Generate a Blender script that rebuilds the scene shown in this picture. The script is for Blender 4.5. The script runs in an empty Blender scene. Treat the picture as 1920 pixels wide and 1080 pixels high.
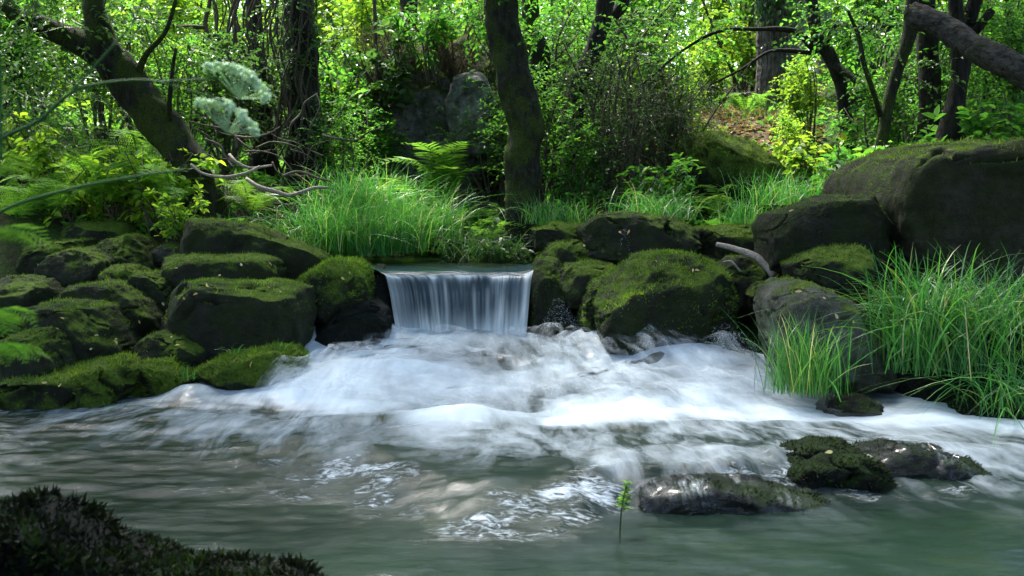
import bpy, math
import numpy as np
from mathutils import Vector

# ------------------------------------------------------------------ camera, world, sun, exposure
SC = bpy.context.scene
COL = SC.collection
R = math.radians
CAM = np.array([0.0, 0.0, 1.25])
FPX, PITCH = 2059.0, R(4.44)          # focal length in photo pixels, downward pitch
cam_d = bpy.data.cameras.new('camera')
cam_d.sensor_width = 36.0
cam_d.lens = 36.0 * FPX / 1920.0
cam_d.clip_start, cam_d.clip_end = 0.05, 400.0
cam_d.dof.use_dof = True
cam_d.dof.focus_distance = 8.0
cam_d.dof.aperture_fstop = 4.5
cam = bpy.data.objects.new('camera', cam_d)
COL.objects.link(cam)
cam.location = CAM
cam.rotation_euler = (R(90) - PITCH, 0, 0)
SC.camera = cam

SUN_EL, SUN_AZ = R(58), R(-28)        # behind the fall, a little to the left
world = bpy.data.worlds.new('World')
SC.world = world
world.use_nodes = True
wn = world.node_tree
for n in list(wn.nodes): wn.nodes.remove(n)
sky = wn.nodes.new('ShaderNodeTexSky')
sky.sky_type = 'NISHITA'
sky.sun_disc = False
sky.sun_elevation, sky.sun_rotation = SUN_EL, SUN_AZ
sky.air_density, sky.dust_density, sky.ozone_density = 1.0, 2.5, 1.0
bg = wn.nodes.new('ShaderNodeBackground')
bg.inputs['Strength'].default_value = 0.15
wo = wn.nodes.new('ShaderNodeOutputWorld')
wn.links.new(sky.outputs[0], bg.inputs[0])
wn.links.new(bg.outputs[0], wo.inputs[0])
sun_d = bpy.data.lights.new('sun', 'SUN')
sun_d.energy, sun_d.angle, sun_d.color = 3.5, R(10), (1.0, 0.97, 0.91)
sun = bpy.data.objects.new('sun', sun_d)
COL.objects.link(sun)
sdir = Vector((math.sin(SUN_AZ) * math.cos(SUN_EL), math.cos(SUN_AZ) * math.cos(SUN_EL), math.sin(SUN_EL)))
sun.rotation_euler = sdir.to_track_quat('Z', 'Y').to_euler()
sun.location = (0, 0, 30)

SC.view_settings.view_transform = 'Standard'
SC.view_settings.look = 'None'
SC.view_settings.gamma = 1.0
SC.view_settings.exposure = 2.45
cy = SC.cycles
cy.use_denoising = True
cy.denoiser = 'OPENIMAGEDENOISE'
cy.max_bounces = 7
cy.diffuse_bounces = 4
cy.glossy_bounces = 3
cy.transmission_bounces = 6
cy.transparent_max_bounces = 8
cy.sample_clamp_indirect = 6.0
cy.sample_clamp_direct = 5.0
cy.use_adaptive_sampling = False
cy.caustics_reflective = cy.caustics_refractive = False

# ------------------------------------------------------------------ helpers
RNG = np.random.default_rng(7)
def W(px, py, d):
    """the point at depth d (metres along Y) that lies behind photo pixel (px, py)"""
    cx, cyy = (px - 960.0) / FPX, -(py - 540.0) / FPX
    c, s = math.cos(PITCH), math.sin(PITCH)
    v = np.array([cx, c + cyy * s, -s + cyy * c])
    return CAM + v * (d / v[1])

def _hash(i, j, k, seed):
    h = (i.astype(np.uint32) * np.uint32(374761393) + j.astype(np.uint32) * np.uint32(668265263)
         + k.astype(np.uint32) * np.uint32(2147483647) + np.uint32((seed * 974711 + 12345) & 0xffffffff))
    h = (h ^ (h >> np.uint32(13))) * np.uint32(1274126177)
    h = h ^ (h >> np.uint32(16))
    h = (h ^ (h >> np.uint32(11))) * np.uint32(2246822519)
    return (h ^ (h >> np.uint32(15)))
_G = np.random.default_rng(3).normal(size=(256, 3)).astype(np.float64)
_G /= np.linalg.norm(_G, axis=1)[:, None]
def noise(p, seed=0):
    p = np.asarray(p, float)
    i = np.floor(p).astype(np.int64)
    f = p - i
    u = f * f * f * (f * (f * 6 - 15) + 10)
    out = 0
    for a in (0, 1):
        for b in (0, 1):
            for c in (0, 1):
                g = _G[_hash(i[..., 0] + a, i[..., 1] + b, i[..., 2] + c, seed) & np.uint32(255)]
                d = (g[..., 0] * (f[..., 0] - a) + g[..., 1] * (f[..., 1] - b) + g[..., 2] * (f[..., 2] - c))
                w = ((u[..., 0] if a else 1 - u[..., 0]) * (u[..., 1] if b else 1 - u[..., 1]) * (u[..., 2] if c else 1 - u[..., 2]))
                out = out + w * d
    return out * 1.5
def fbm(p, oct=4, seed=0, gain=0.5):
    p = np.asarray(p, float)
    s, a = 0, 1.0
    for o in range(oct):
        s = s + a * noise(p * (2.0 ** o) + o * 17.3, seed + o)
        a *= gain
    return s
def sst(a, b, x):
    t = np.clip((x - a) / (b - a), 0, 1)
    return t * t * (3 - 2 * t)
def unit(v):
    return v / np.maximum(np.linalg.norm(v, axis=-1, keepdims=True), 1e-9)

def mesh(name, V, F, var=None, smooth=True, attrs=None):
    V = np.ascontiguousarray(V, dtype=np.float32)
    Fs = F if isinstance(F, list) else [F]
    Fs = [np.asarray(f, dtype=np.int32) for f in Fs if len(f)]
    me = bpy.data.meshes.new(name)
    me.vertices.add(len(V))
    me.vertices.foreach_set('co', V.ravel())
    idx = np.concatenate([f.ravel() for f in Fs])
    tot = np.concatenate([np.full(len(f), f.shape[1]) for f in Fs])
    st = np.concatenate([[0], np.cumsum(tot)[:-1]]).astype(np.int32)
    me.loops.add(len(idx))
    me.loops.foreach_set('vertex_index', idx)
    me.polygons.add(len(tot))
    me.polygons.foreach_set('loop_start', st)
    me.polygons.foreach_set('use_smooth', np.full(len(tot), smooth))
    at = dict(attrs or {})
    if var is not None: at['var'] = var
    for k, v in at.items():
        a = me.attributes.new(k, 'FLOAT', 'POINT')
        a.data.foreach_set('value', np.ascontiguousarray(v, dtype=np.float32))
    me.update(calc_edges=True)
    return me
def obj(name, me, mat=None, parent=None, loc=None, label=None, cat=None, group=None, kind=None, **props):
    o = bpy.data.objects.new(name, me)
    COL.objects.link(o)
    if me is not None and mat is not None and len(me.materials) == 0: me.materials.append(mat)
    if parent is not None: o.parent = parent
    if loc is not None: o.location = [float(q) for q in loc]
    tag(o, label, cat, group, kind)
    for k, v in props.items(): o[k] = float(v)
    return o
def tag(o, label=None, cat=None, group=None, kind=None):
    if label: o['label'] = label
    if cat: o['category'] = cat
    if group: o['group'] = group
    if kind: o['kind'] = kind
def join(parts):
    """[(V, [F...], var)] -> one V, F list, var"""
    Vs, Fs, vs, n = [], [], [], 0
    for V, F, va in parts:
        for f in (F if isinstance(F, list) else [F]):
            if len(f): Fs.append(np.asarray(f) + n)
        Vs.append(V); vs.append(np.broadcast_to(va, (len(V),)))
        n += len(V)
    q = [f for f in Fs if f.shape[1] == 4]; t = [f for f in Fs if f.shape[1] == 3]
    out = []
    if q: out.append(np.concatenate(q))
    if t: out.append(np.concatenate(t))
    return np.concatenate(Vs), out, np.concatenate(vs)

def smooth_path(P, n):
    """Catmull-Rom through the rows of P"""
    P = np.asarray(P, float)
    Q = np.vstack([2 * P[0] - P[1], P, 2 * P[-1] - P[-2]])
    t = np.linspace(0, len(P) - 1 - 1e-6, n)
    i = t.astype(int); u = (t - i)[:, None]
    a, b, c, d = Q[i], Q[i + 1], Q[i + 2], Q[i + 3]
    return 0.5 * ((2 * b) + (c - a) * u + (2 * a - 5 * b + 4 * c - d) * u ** 2 + (3 * b - a - 3 * c + d) * u ** 3)
def tube(P, rad, sides=8, disp=None, cap=True):
    P = np.asarray(P, float); n = len(P)
    rad = np.broadcast_to(np.asarray(rad, float), (n,))
    T = unit(np.gradient(P, axis=0))
    ref = np.array([0.0, 1.0, 0.0]) if abs(T[0, 1]) < 0.8 else np.array([1.0, 0, 0])
    A = unit(np.cross(T, ref)); B = np.cross(T, A)
    th = np.linspace(0, 2 * np.pi, sides, endpoint=False)
    r = rad[:, None] * np.ones(sides)
    D = A[:, None] * np.cos(th)[None, :, None] + B[:, None] * np.sin(th)[None, :, None]
    if disp is not None: r = r + disp(P[:, None] + D * r[..., None], th, np.arange(n) / max(n - 1, 1), rad)
    V = (P[:, None] + D * r[..., None]).reshape(-1, 3)
    i = np.arange(n - 1)[:, None] * sides; j = np.arange(sides)[None]
    j2 = (j + 1) % sides
    F = np.stack([i + j, i + j2, i + sides + j2, i + sides + j], -1).reshape(-1, 4)
    Fs = [F]
    if cap:
        V = np.vstack([V, P[0], P[-1]])
        a = len(V) - 2
        Fs.append(np.concatenate([np.stack([np.full(sides, a), (np.arange(sides) + 1) % sides, np.arange(sides)], -1),
                  np.stack([np.full(sides, a + 1), (n - 1) * sides + np.arange(sides), (n - 1) * sides + (np.arange(sides) + 1) % sides], -1)]))
    return V, Fs

def leaves(pos, ax, nr, L, Wd, fold=0.18, curl=0.15, var=None, far=False, rng=RNG):
    N = len(pos)
    L = np.broadcast_to(L, (N,))[:, None]; Wd = np.broadcast_to(Wd, (N,))[:, None]
    ax = unit(ax); sd = unit(np.cross(nr, ax)); nr = np.cross(ax, sd)
    va = rng.random(N) if var is None else var
    if far:
        V = np.stack([pos, pos + ax * L * .45 + sd * Wd * .5 + nr * fold * Wd, pos + ax * L - nr * curl * L,
                      pos + ax * L * .45 - sd * Wd * .5 + nr * fold * Wd], 1).reshape(-1, 3)
        b = np.arange(N)[:, None] * 4
        F = np.concatenate([b + [0, 1, 2], b + [0, 2, 3]])
        return V, [F], np.repeat(va, 4)
    V = np.stack([pos, pos + ax * L * .28 + sd * Wd * .46 + nr * fold * Wd, pos + ax * L * .66 + sd * Wd * .38 + nr * (fold * Wd - curl * .4 * L),
                  pos + ax * L - nr * curl * L, pos + ax * L * .66 - sd * Wd * .38 + nr * (fold * Wd - curl * .4 * L),
                  pos + ax * L * .28 - sd * Wd * .46 + nr * fold * Wd], 1).reshape(-1, 3)
    b = np.arange(N)[:, None] * 6
    F = np.concatenate([b + [0, 1, 2, 3], b + [0, 3, 4, 5]])
    return V, [F], np.repeat(va, 6)
def twig_leaves(O, D, L, K, leaf, ratio=.55, droop=.25, far=False, rng=RNG, wood=.003, var0=None):
    """M twigs with K leaves each: leaf arrays and thin stems"""
    M = len(O); D = unit(D); L = np.broadcast_to(L, (M,))
    t = (np.arange(K) + .6) / K
    pos = O[:, None] + D[:, None] * (t[None, :, None] * L[:, None, None])
    pos[..., 2] -= droop * L[:, None] * t[None] ** 2
    side = unit(np.cross(D, np.array([0, 0, 1.0])) + 1e-4)
    sg = np.where(np.arange(K) % 2 == 0, 1.0, -1.0)
    ax = side[:, None] * sg[None, :, None] + D[:, None] * .6 + rng.normal(0, .35, (M, K, 3))
    ax[..., 2] -= .15
    nr = np.array([0, 0, 1.0]) + rng.normal(0, .45, (M, K, 3))
    tv = rng.random(M) if var0 is None else var0
    va = np.clip(tv[:, None] * .6 + rng.random((M, K)) * .4, 0, 1)
    ll = leaf * rng.uniform(.6, 1.2, M * K)
    lv = leaves(pos.reshape(-1, 3), ax.reshape(-1, 3), nr.reshape(-1, 3), ll, ll * ratio, far=far, var=va.ravel(), rng=rng)
    # stems: three-sided slivers from twig start to tip
    if wood:
        tt = np.array([0, .5, 1.0])
        c = O[:, None] + D[:, None] * (tt[None, :, None] * L[:, None, None]); c[..., 2] -= droop * L[:, None] * tt[None] ** 2
        up = unit(np.cross(side, D)); r = wood * np.array([1, .7, .25])
        ring = np.stack([c + side[:, None] * r[None, :, None], c - side[:, None] * .5 * r[None, :, None] + up[:, None] * .87 * r[None, :, None],
                         c - side[:, None] * .5 * r[None, :, None] - up[:, None] * .87 * r[None, :, None]], 2)  # M,3,3,3
        Vw = ring.reshape(-1, 3); b = np.arange(M)[:, None, None, None] * 9
        q = []
        for s in (0, 1):
            for e in range(3):
                q.append([s * 3 + e, s * 3 + (e + 1) % 3, s * 3 + 3 + (e + 1) % 3, s * 3 + 3 + e])
        Fw = (np.arange(M)[:, None, None] * 9 + np.array(q)[None]).reshape(-1, 4)
        return lv, (Vw, [Fw], 0.5)
    return lv, None

# ------------------------------------------------------------------ materials
def nt(name):
    m = bpy.data.materials.new(name); m.use_nodes = True
    t = m.node_tree
    for n in list(t.nodes): t.nodes.remove(n)
    return m, t
def N(t, kind, **kw):
    n = t.nodes.new('ShaderNode' + kind)
    for k, v in kw.items():
        if k.startswith('_'): setattr(n, k[1:], v)
    return n
def setin(t, node, key, val):
    if val is None: return
    if hasattr(val, 'is_output'): t.links.new(val, node.inputs[key])
    else: node.inputs[key].default_value = val
def tex_noise(t, scale, detail=4, rough=.55, vec=None, dist=0, coord='Object'):
    n = N(t, 'TexNoise')
    n.inputs['Scale'].default_value = scale; n.inputs['Detail'].default_value = detail
    n.inputs['Roughness'].default_value = rough; n.inputs['Distortion'].default_value = dist
    if vec is None:
        vec = N(t, 'TexCoord').outputs[coord]
    t.links.new(vec, n.inputs['Vector'])
    return n.outputs['Fac']
def math_n(t, op, a, b=None, clamp=False):
    n = N(t, 'Math', _operation=op, _use_clamp=clamp)
    setin(t, n, 0, a); setin(t, n, 1, b)
    return n.outputs[0]
def ramp(t, fac, stops):
    n = N(t, 'ValToRGB')
    e = n.color_ramp.elements
    while len(e) < len(stops): e.new(.5)
    for s, (p, c) in zip(e, stops):
        s.position = p; s.color = (*c, 1) if len(c) == 3 else c
    setin(t, n, 0, fac)
    return n.outputs[0]
def mapr(t, v, a, b, c=0.0, d=1.0, smooth=True):
    n = N(t, 'MapRange'); n.interpolation_type = 'SMOOTHSTEP' if smooth else 'LINEAR'
    setin(t, n, 0, v); setin(t, n, 1, a); setin(t, n, 2, b); setin(t, n, 3, c); setin(t, n, 4, d)
    return n.outputs[0]
def mixc(t, f, a, b, mode='MIX'):
    n = N(t, 'MixRGB', _blend_type=mode)
    setin(t, n, 0, f)
    setin(t, n, 1, a if hasattr(a, 'is_output') else (*a, 1)); setin(t, n, 2, b if hasattr(b, 'is_output') else (*b, 1))
    return n.outputs[0]
def attr(t, name, kind='GEOMETRY', out='Fac'):
    n = N(t, 'Attribute', _attribute_type=kind, _attribute_name=name)
    return n.outputs[out]
def princ(t, col, rough=.8, bump=None, bstr=.5, bdist=.02, spec=.3, **kw):
    p = N(t, 'BsdfPrincipled')
    setin(t, p, 'Base Color', col if hasattr(col, 'is_output') else (*col, 1))
    setin(t, p, 'Roughness', rough); setin(t, p, 'Specular IOR Level', spec)
    for k, v in kw.items(): setin(t, p, k.replace('_', ' '), v)
    if bump is not None:
        b = N(t, 'Bump'); b.inputs['Strength'].default_value = bstr; b.inputs['Distance'].default_value = bdist
        t.links.new(bump, b.inputs['Height']); t.links.new(b.outputs[0], p.inputs['Normal'])
    return p
def out(t, sh):
    o = N(t, 'OutputMaterial'); t.links.new(sh, o.inputs[0])

def mat_leaf(name, stops, rough=.45, trans=.45, spec=.16, tmul=1.85):
    m, t = nt(name)
    col = ramp(t, attr(t, 'var'), stops)
    hv = N(t, 'HueSaturation'); 
    setin(t, hv, 'Value', math_n(t, 'ADD', attr(t, 'tint', 'OBJECT'), 1.0)); t.links.new(col, hv.inputs['Color'])
    col = hv.outputs[0]
    p = princ(t, col, rough, spec=spec)
    tr = N(t, 'BsdfTranslucent')
    g = N(t, 'Gamma'); g.inputs[1].default_value = .9; t.links.new(col, g.inputs[0])
    tc = mixc(t, 1.0, g.outputs[0], (tmul, tmul * 1.05, tmul * .5), 'MULTIPLY')
    t.links.new(tc, tr.inputs[0])
    mx = N(t, 'MixShader'); mx.inputs[0].default_value = trans
    t.links.new(p.outputs[0], mx.inputs[1]); t.links.new(tr.outputs[0], mx.inputs[2])
    out(t, mx.outputs[0])
    return m
def mat_rock(name, stone=((.018, .018, .016), (.06, .06, .055)), moss=((.016, .036, .007), (.11, .17, .02)), rough=.85, wet=0.0):
    m, t = nt(name)
    tc = N(t, 'TexCoord').outputs['Object']
    n1 = tex_noise(t, 2.2, 5, .6, tc); n2 = tex_noise(t, 11, 6, .65, tc); n3 = tex_noise(t, 60, 4, .6, tc)
    st = ramp(t, n2, [(.3, stone[0]), (.7, stone[1])])
    st = mixc(t, mapr(t, n1, .54, .72), st, tuple(1.5 * q for q in stone[1]))
    ms = ramp(t, math_n(t, 'ADD', math_n(t, 'MULTIPLY', n1, .5), math_n(t, 'MULTIPLY', n3, .5)), [(.34, moss[0]), (.5, tuple((a + b) / 2 for a, b in zip(*moss))), (.64, moss[1])])
    nf = tex_noise(t, 4.5, 6, .7, tc, dist=.5)
    film = mixc(t, n3, tuple(.35 * q for q in moss[0]), tuple(.3 * q for q in moss[1]))
    st = mixc(t, mapr(t, nf, .36, .62, .1, .7), st, film)
    geo = N(t, 'NewGeometry'); sx = N(t, 'SeparateXYZ'); t.links.new(geo.outputs['Normal'], sx.inputs[0])
    lev = attr(t, 'moss_level', 'OBJECT')
    f = math_n(t, 'ADD', math_n(t, 'MULTIPLY', sx.outputs[2], 1.25), math_n(t, 'MULTIPLY', math_n(t, 'SUBTRACT', n1, .5), 2.2))
    f = math_n(t, 'ADD', f, math_n(t, 'MULTIPLY', math_n(t, 'SUBTRACT', n2, .5), 1.6))
    f = math_n(t, 'ADD', f, lev)
    f = mapr(t, f, .7, 1.3)
    col = mixc(t, f, st, ms)
    n5 = tex_noise(t, 24, 8, .75, tc)
    h = math_n(t, 'ADD', math_n(t, 'MULTIPLY', n2, .6), math_n(t, 'MULTIPLY', n5, .6))
    rg = mapr(t, f, 0, 1, rough - wet * .5, .95)
    p = princ(t, col, rg, h, 1.0, .08, spec=.12 + wet * .5)
    out(t, p.outputs[0])
    return m
def mat_bark(name, dark, light, moss=(.06, .08, .012), mossy=.5, vs=(9, 9, 2.2), bst=.9):
    m, t = nt(name)
    tc = N(t, 'TexCoord').outputs['Object']
    mp = N(t, 'Mapping'); mp.inputs['Scale'].default_value = vs; t.links.new(tc, mp.inputs[0])
    n1 = tex_noise(t, 3.0, 6, .7, mp.outputs[0], dist=.4); n2 = tex_noise(t, 3.5, 4, .6, tc); n3 = tex_noise(t, 70, 3, .6, tc)
    c = ramp(t, n1, [(.35, dark), (.68, light)])
    mf = mapr(t, math_n(t, 'ADD', n2, math_n(t, 'MULTIPLY', n3, .25)), .78 - mossy * .3, .95 - mossy * .25)
    ms = ramp(t, n3, [(.3, tuple(q * .35 for q in moss)), (.7, moss)])
    c = mixc(t, mf, c, ms)
    h = math_n(t, 'ADD', n1, math_n(t, 'MULTIPLY', n3, .3))
    p = princ(t, c, .9, h, bst, .03, spec=.15)
    out(t, p.outputs[0])
    return m

M = {}
M['rock'] = mat_rock('mossy_stone', ((.008, .009, .007), (.032, .033, .026)))
M['rock_bare'] = mat_rock('grey_stone', ((.06, .06, .056), (.17, .165, .15)))
M['rock_wet'] = mat_rock('wet_stone', ((.004, .005, .005), (.018, .019, .018)), ((.006, .014, .003), (.02, .04, .01)), rough=.7, wet=.0)
M['rock_giant'] = mat_rock('brown_stone', ((.010, .010, .008), (.06, .056, .042)))
M['rock_pale'] = mat_rock('pale_stone', ((.10, .10, .10), (.36, .36, .35)))
M['rock_outcrop'] = mat_rock('outcrop_stone', ((.06, .06, .06), (.30, .30, .29)), ((.02, .03, .008), (.07, .09, .025)))
M['moss'] = mat_leaf('moss_tufts', [(0, (.02, .04, .006)), (.5, (.062, .12, .014)), (1, (.155, .24, .025))], .8, .3, .1, 1.5)
M['weed'] = mat_leaf('dark_weed', [(0, (.002, .003, .002)), (.6, (.007, .010, .004)), (1, (.025, .045, .01))], .5, .1, .08)
M['leaf'] = mat_leaf('broad_leaf', [(0, (.016, .06, .012)), (.55, (.038, .125, .018)), (1, (.09, .20, .022))])
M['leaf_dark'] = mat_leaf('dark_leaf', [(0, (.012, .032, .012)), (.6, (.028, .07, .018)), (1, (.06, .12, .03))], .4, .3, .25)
M['leaf_bright'] = mat_leaf('bright_leaf', [(0, (.04, .11, .012)), (.5, (.10, .195, .018)), (1, (.21, .28, .02))], .5, .5)
M['grass'] = mat_leaf('sedge_blade', [(0, (.009, .06, .018)), (.5, (.030, .140, .024)), (.80, (.09, .23, .04)), (.93, (.22, .24, .09)), (1, (.34, .30, .16))], .4, .35, .4)
M['fern'] = mat_leaf('fern_frond', [(0, (.03, .085, .012)), (.5, (.06, .15, .02)), (1, (.13, .22, .025))], .5, .45)
M['umbel'] = mat_leaf('umbel_flower', [(0, (.38, .55, .36)), (1, (.66, .8, .6))], .7, .3, .2, 1.2)
M['stem'] = mat_leaf('green_stem', [(0, (.025, .085, .02)), (1, (.06, .15, .03))], .6, .1, .15)
M['deadleaf'] = mat_leaf('dead_leaf', [(0, (.07, .035, .02)), (.5, (.15, .08, .045)), (1, (.3, .2, .12))], .7, .2, .2)
M['paleleaf'] = mat_leaf('pale_fallen_leaf', [(0, (.16, .11, .05)), (.6, (.34, .27, .11)), (1, (.55, .48, .3))], .6, .2, .2)
M['brush'] = mat_leaf('dry_brush', [(0, (.03, .022, .012)), (1, (.085, .06, .03))], .8, .1, .1)
M['bark'] = mat_bark('mossy_bark', (.006, .006, .004), (.038, .037, .028), (.05, .075, .012), mossy=.75, bst=1.0)
M['bark_dark'] = mat_bark('dark_bark', (.008, .007, .006), (.04, .036, .03), (.04, .055, .012), mossy=.35)
M['bark_pine'] = mat_bark('pine_bark', (.012, .01, .008), (.17, .145, .125), mossy=.1, vs=(7, 7, 1.6))
M['bark_pale'] = mat_bark('pale_bark', (.06, .06, .05), (.2, .2, .17), (.07, .10, .03), mossy=.4)
M['twig'] = mat_bark('twig_bark', (.03, .024, .018), (.13, .11, .085), mossy=.2, vs=(20, 20, 20), bst=.3)
M['twig_pale'] = mat_bark('pale_twig', (.12, .10, .08), (.34, .30, .25), mossy=.1, vs=(20, 20, 20), bst=.3)
M['log'] = mat_bark('weathered_log', (.012, .011, .009), (.10, .09, .078), mossy=.45, vs=(3, 9, 9))

# ground
def mat_ground():
    m, t = nt('forest_floor')
    tc = N(t, 'TexCoord').outputs['Object']
    n1 = tex_noise(t, 1.3, 5, .6, tc); n2 = tex_noise(t, 14, 5, .7, tc); n3 = tex_noise(t, 55, 3, .6, tc)
    soil = ramp(t, n2, [(.3, (.012, .010, .007)), (.7, (.05, .038, .024))])
    green = ramp(t, n3, [(.3, (.015, .03, .008)), (.7, (.05, .09, .018))])
    litter = ramp(t, n2, [(.3, (.04, .026, .017)), (.55, (.10, .068, .046)), (.75, (.20, .15, .11))])
    c = mixc(t, mapr(t, n1, .42, .58), soil, green)
    c = mixc(t, mapr(t, math_n(t, 'ADD', attr(t, 'path'), math_n(t, 'MULTIPLY', math_n(t, 'SUBTRACT', n2, .5), .6)), .4, .6), c, litter)
    p = princ(t, c, .95, math_n(t, 'ADD', n2, math_n(t, 'MULTIPLY', n3, .4)), 1.0, .06, spec=.1)
    out(t, p.outputs[0]); return m
M['ground'] = mat_ground()

def foam_noise(t, sx, sy, scale, detail=5, dist=.6):
    """noise stretched along the current: attributes flow_u (along) and flow_v (across)"""
    c = N(t, 'CombineXYZ')
    t.links.new(math_n(t, 'MULTIPLY', attr(t, 'flow_u'), sx), c.inputs[0]); t.links.new(math_n(t, 'MULTIPLY', attr(t, 'flow_v'), sy), c.inputs[1])
    return tex_noise(t, scale, detail, .6, c.outputs[0], dist=dist)
def mat_water():
    m, t = nt('stream_water')
    tc = N(t, 'TexCoord').outputs['Object']
    foam = attr(t, 'foam'); chop = attr(t, 'chop')
    s1 = foam_noise(t, 1.0, 5.0, 1.6, 6, .8)
    s2 = foam_noise(t, 2.5, 12.0, 2.0, 5, .5)
    bed = tex_noise(t, 1.1, 4, .6, tc)
    mp = N(t, 'Mapping'); mp.inputs['Scale'].default_value = (10, 26, 10); t.links.new(tc, mp.inputs[0])
    n3 = tex_noise(t, 1.0, 5, .62, mp.outputs[0], dist=1.2)
    mp2 = N(t, 'Mapping'); mp2.inputs['Scale'].default_value = (13, 34, 16); mp2.inputs['Rotation'].default_value = (0, 0, .35); t.links.new(tc, mp2.inputs[0])
    n4 = tex_noise(t, 1.0, 6, .7, mp2.outputs[0], dist=1.6)
    deep = ramp(t, bed, [(.3, (.004, .009, .007)), (.55, (.007, .016, .011)), (.75, (.016, .025, .011))])
    # foam amount: broad mask + streaks
    f = math_n(t, 'ADD', foam, math_n(t, 'MULTIPLY', math_n(t, 'SUBTRACT', s1, .5), math_n(t, 'MULTIPLY', math_n(t, 'SUBTRACT', 1.15, foam), 1.5)))
    f = math_n(t, 'ADD', f, math_n(t, 'MULTIPLY', math_n(t, 'SUBTRACT', s2, .5), .6))
    f = math_n(t, 'MULTIPLY', mapr(t, f, .0, 1.15, 0, 1, False), mapr(t, foam, 0.0, .12))
    g = math_n(t, 'MULTIPLY', mapr(t, math_n(t, 'ADD', n4, math_n(t, 'MULTIPLY', chop, .2)), .58, .86), mapr(t, chop, .05, .7))
    f = math_n(t, 'MAXIMUM', f, math_n(t, 'MULTIPLY', g, .75))
    f = math_n(t, 'MINIMUM', f, .97)
    hgt = math_n(t, 'ADD', math_n(t, 'MULTIPLY', n3, .2), math_n(t, 'MULTIPLY', math_n(t, 'MULTIPLY', n4, chop), 1.3))
    b = N(t, 'Bump'); b.inputs['Strength'].default_value = .55; b.inputs['Distance'].default_value = .03
    t.links.new(hgt, b.inputs['Height'])
    p = princ(t, deep, mapr(t, chop, 0, 1, .18, .14, False), spec=.25); p.inputs['IOR'].default_value = 1.33
    t.links.new(b.outputs[0], p.inputs['Normal'])
    w = princ(t, (.54, .62, .68), .6, spec=.12)
    w.inputs['Subsurface Weight'].default_value = 0.0
    mx = N(t, 'MixShader'); t.links.new(f, mx.inputs[0]); t.links.new(p.outputs[0], mx.inputs[1]); t.links.new(w.outputs[0], mx.inputs[2])
    out(t, mx.outputs[0]); return m
M['water'] = mat_water()
def mat_fall():
    """smooth sheet of falling water: clear glassy film with white threads"""
    m, t = nt('falling_water')
    foam = attr(t, 'foam')
    c = N(t, 'CombineXYZ')
    t.links.new(math_n(t, 'MULTIPLY', attr(t, 'flow_u'), 1.0), c.inputs[0]); t.links.new(math_n(t, 'MULTIPLY', attr(t, 'flow_v'), 30.0), c.inputs[1])
    s = tex_noise(t, 1.0, 5, .65, c.outputs[0], dist=.3)
    f = math_n(t, 'MULTIPLY', foam, mapr(t, s, .25, .75, .55, 1.25, False), True)
    p = princ(t, (.02, .04, .055), .13, s, .35, .03, spec=.5); p.inputs['IOR'].default_value = 1.33
    w = princ(t, (.8, .84, .84), .5, spec=.3)
    tr = N(t, 'BsdfTranslucent'); tr.inputs[0].default_value = (.75, .8, .8, 1)
    m1 = N(t, 'MixShader'); m1.inputs[0].default_value = .35
    t.links.new(w.outputs[0], m1.inputs[1]); t.links.new(tr.outputs[0], m1.inputs[2])
    mx = N(t, 'MixShader'); t.links.new(f, mx.inputs[0]); t.links.new(p.outputs[0], mx.inputs[1]); t.links.new(m1.outputs[0], mx.inputs[2])
    out(t, mx.outputs[0]); return m
M['fall'] = mat_fall()
def mat_drop():
    m, t = nt('water_drops')
    p = princ(t, (.35, .4, .42), .15, spec=.5); out(t, p.outputs[0]); return m
M['drop'] = mat_drop()

# ------------------------------------------------------------------ ground
POOL_Z, MID_Z = 0.74, 0.10
def ground(x, y):
    x = np.asarray(x, float); y = np.asarray(y, float)
    bank = -.35 + 1.3 * sst(6.4, 9.2, y) + .055 * np.maximum(y - 9.2, 0)
    chan = sst(1.75, 1.15, np.abs(x + .25)) * sst(9.3, 8.7, y)
    z = bank * (1 - chan) + chan * (-.35)
    # upper pool basin
    pool = sst(1.75, 1.25, np.abs(x + .62)) * sst(8.5, 8.8, y) * sst(11.6, 10.0, y)
    z = z * (1 - pool) + pool * .45
    hill = sst(.8, 2.8, x) * sst(9.8, 15.0, y) * 1.22
    left = sst(-1.6, -3.2, x) * sst(9.0, 11.0, y) * .45
    side = sst(3.3, 5.5, x) * sst(4.0, 7.0, y) * .8 + sst(-3.0, -5.5, x) * sst(4.5, 7.5, y) * .6
    near = (sst(-1.35, -2.3, x) + sst(2.3, 3.3, x)) * sst(4.8, 2.6, y) * .95 + sst(1.2, -.6, y) * .85
    z = z + hill + left + side + np.minimum(near, 1.0)
    p = np.stack([x * .7, y * .7, 0 * x], -1)
    return z + .10 * fbm(p, 4, 5) + .05 * np.maximum(y - 20, 0)
gx = np.concatenate([np.linspace(-60, -9, 30)[:-1], np.linspace(-9, 9, 180), np.linspace(9, 60, 30)[1:]])
gy = np.concatenate([np.linspace(-25, -2, 20)[:-1], np.linspace(-2, 20, 220), np.linspace(20, 90, 45)[1:]])
GX, GY = np.meshgrid(gx, gy)
GZ = ground(GX, GY)
path = np.exp(-((GX - 2.7 - .12 * (GY - 14)) ** 2 / .42)) * sst(11.2, 13.5, GY) * sst(19, 17, GY)
def grid_faces(ny, nx):
    i = np.arange(ny - 1)[:, None] * nx + np.arange(nx - 1)[None]
    return np.stack([i, i + 1, i + nx + 1, i + nx], -1).reshape(-1, 4)
me = mesh('ground', np.stack([GX, GY, GZ], -1).reshape(-1, 3), grid_faces(*GX.shape), attrs={'path': path.ravel()})
obj('ground', me, M['ground'], label='dark forest floor of soil, moss and leaf litter', kind='structure')
def gz(x, y): return float(ground(np.array([x]), np.array([y]))[0])

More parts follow.
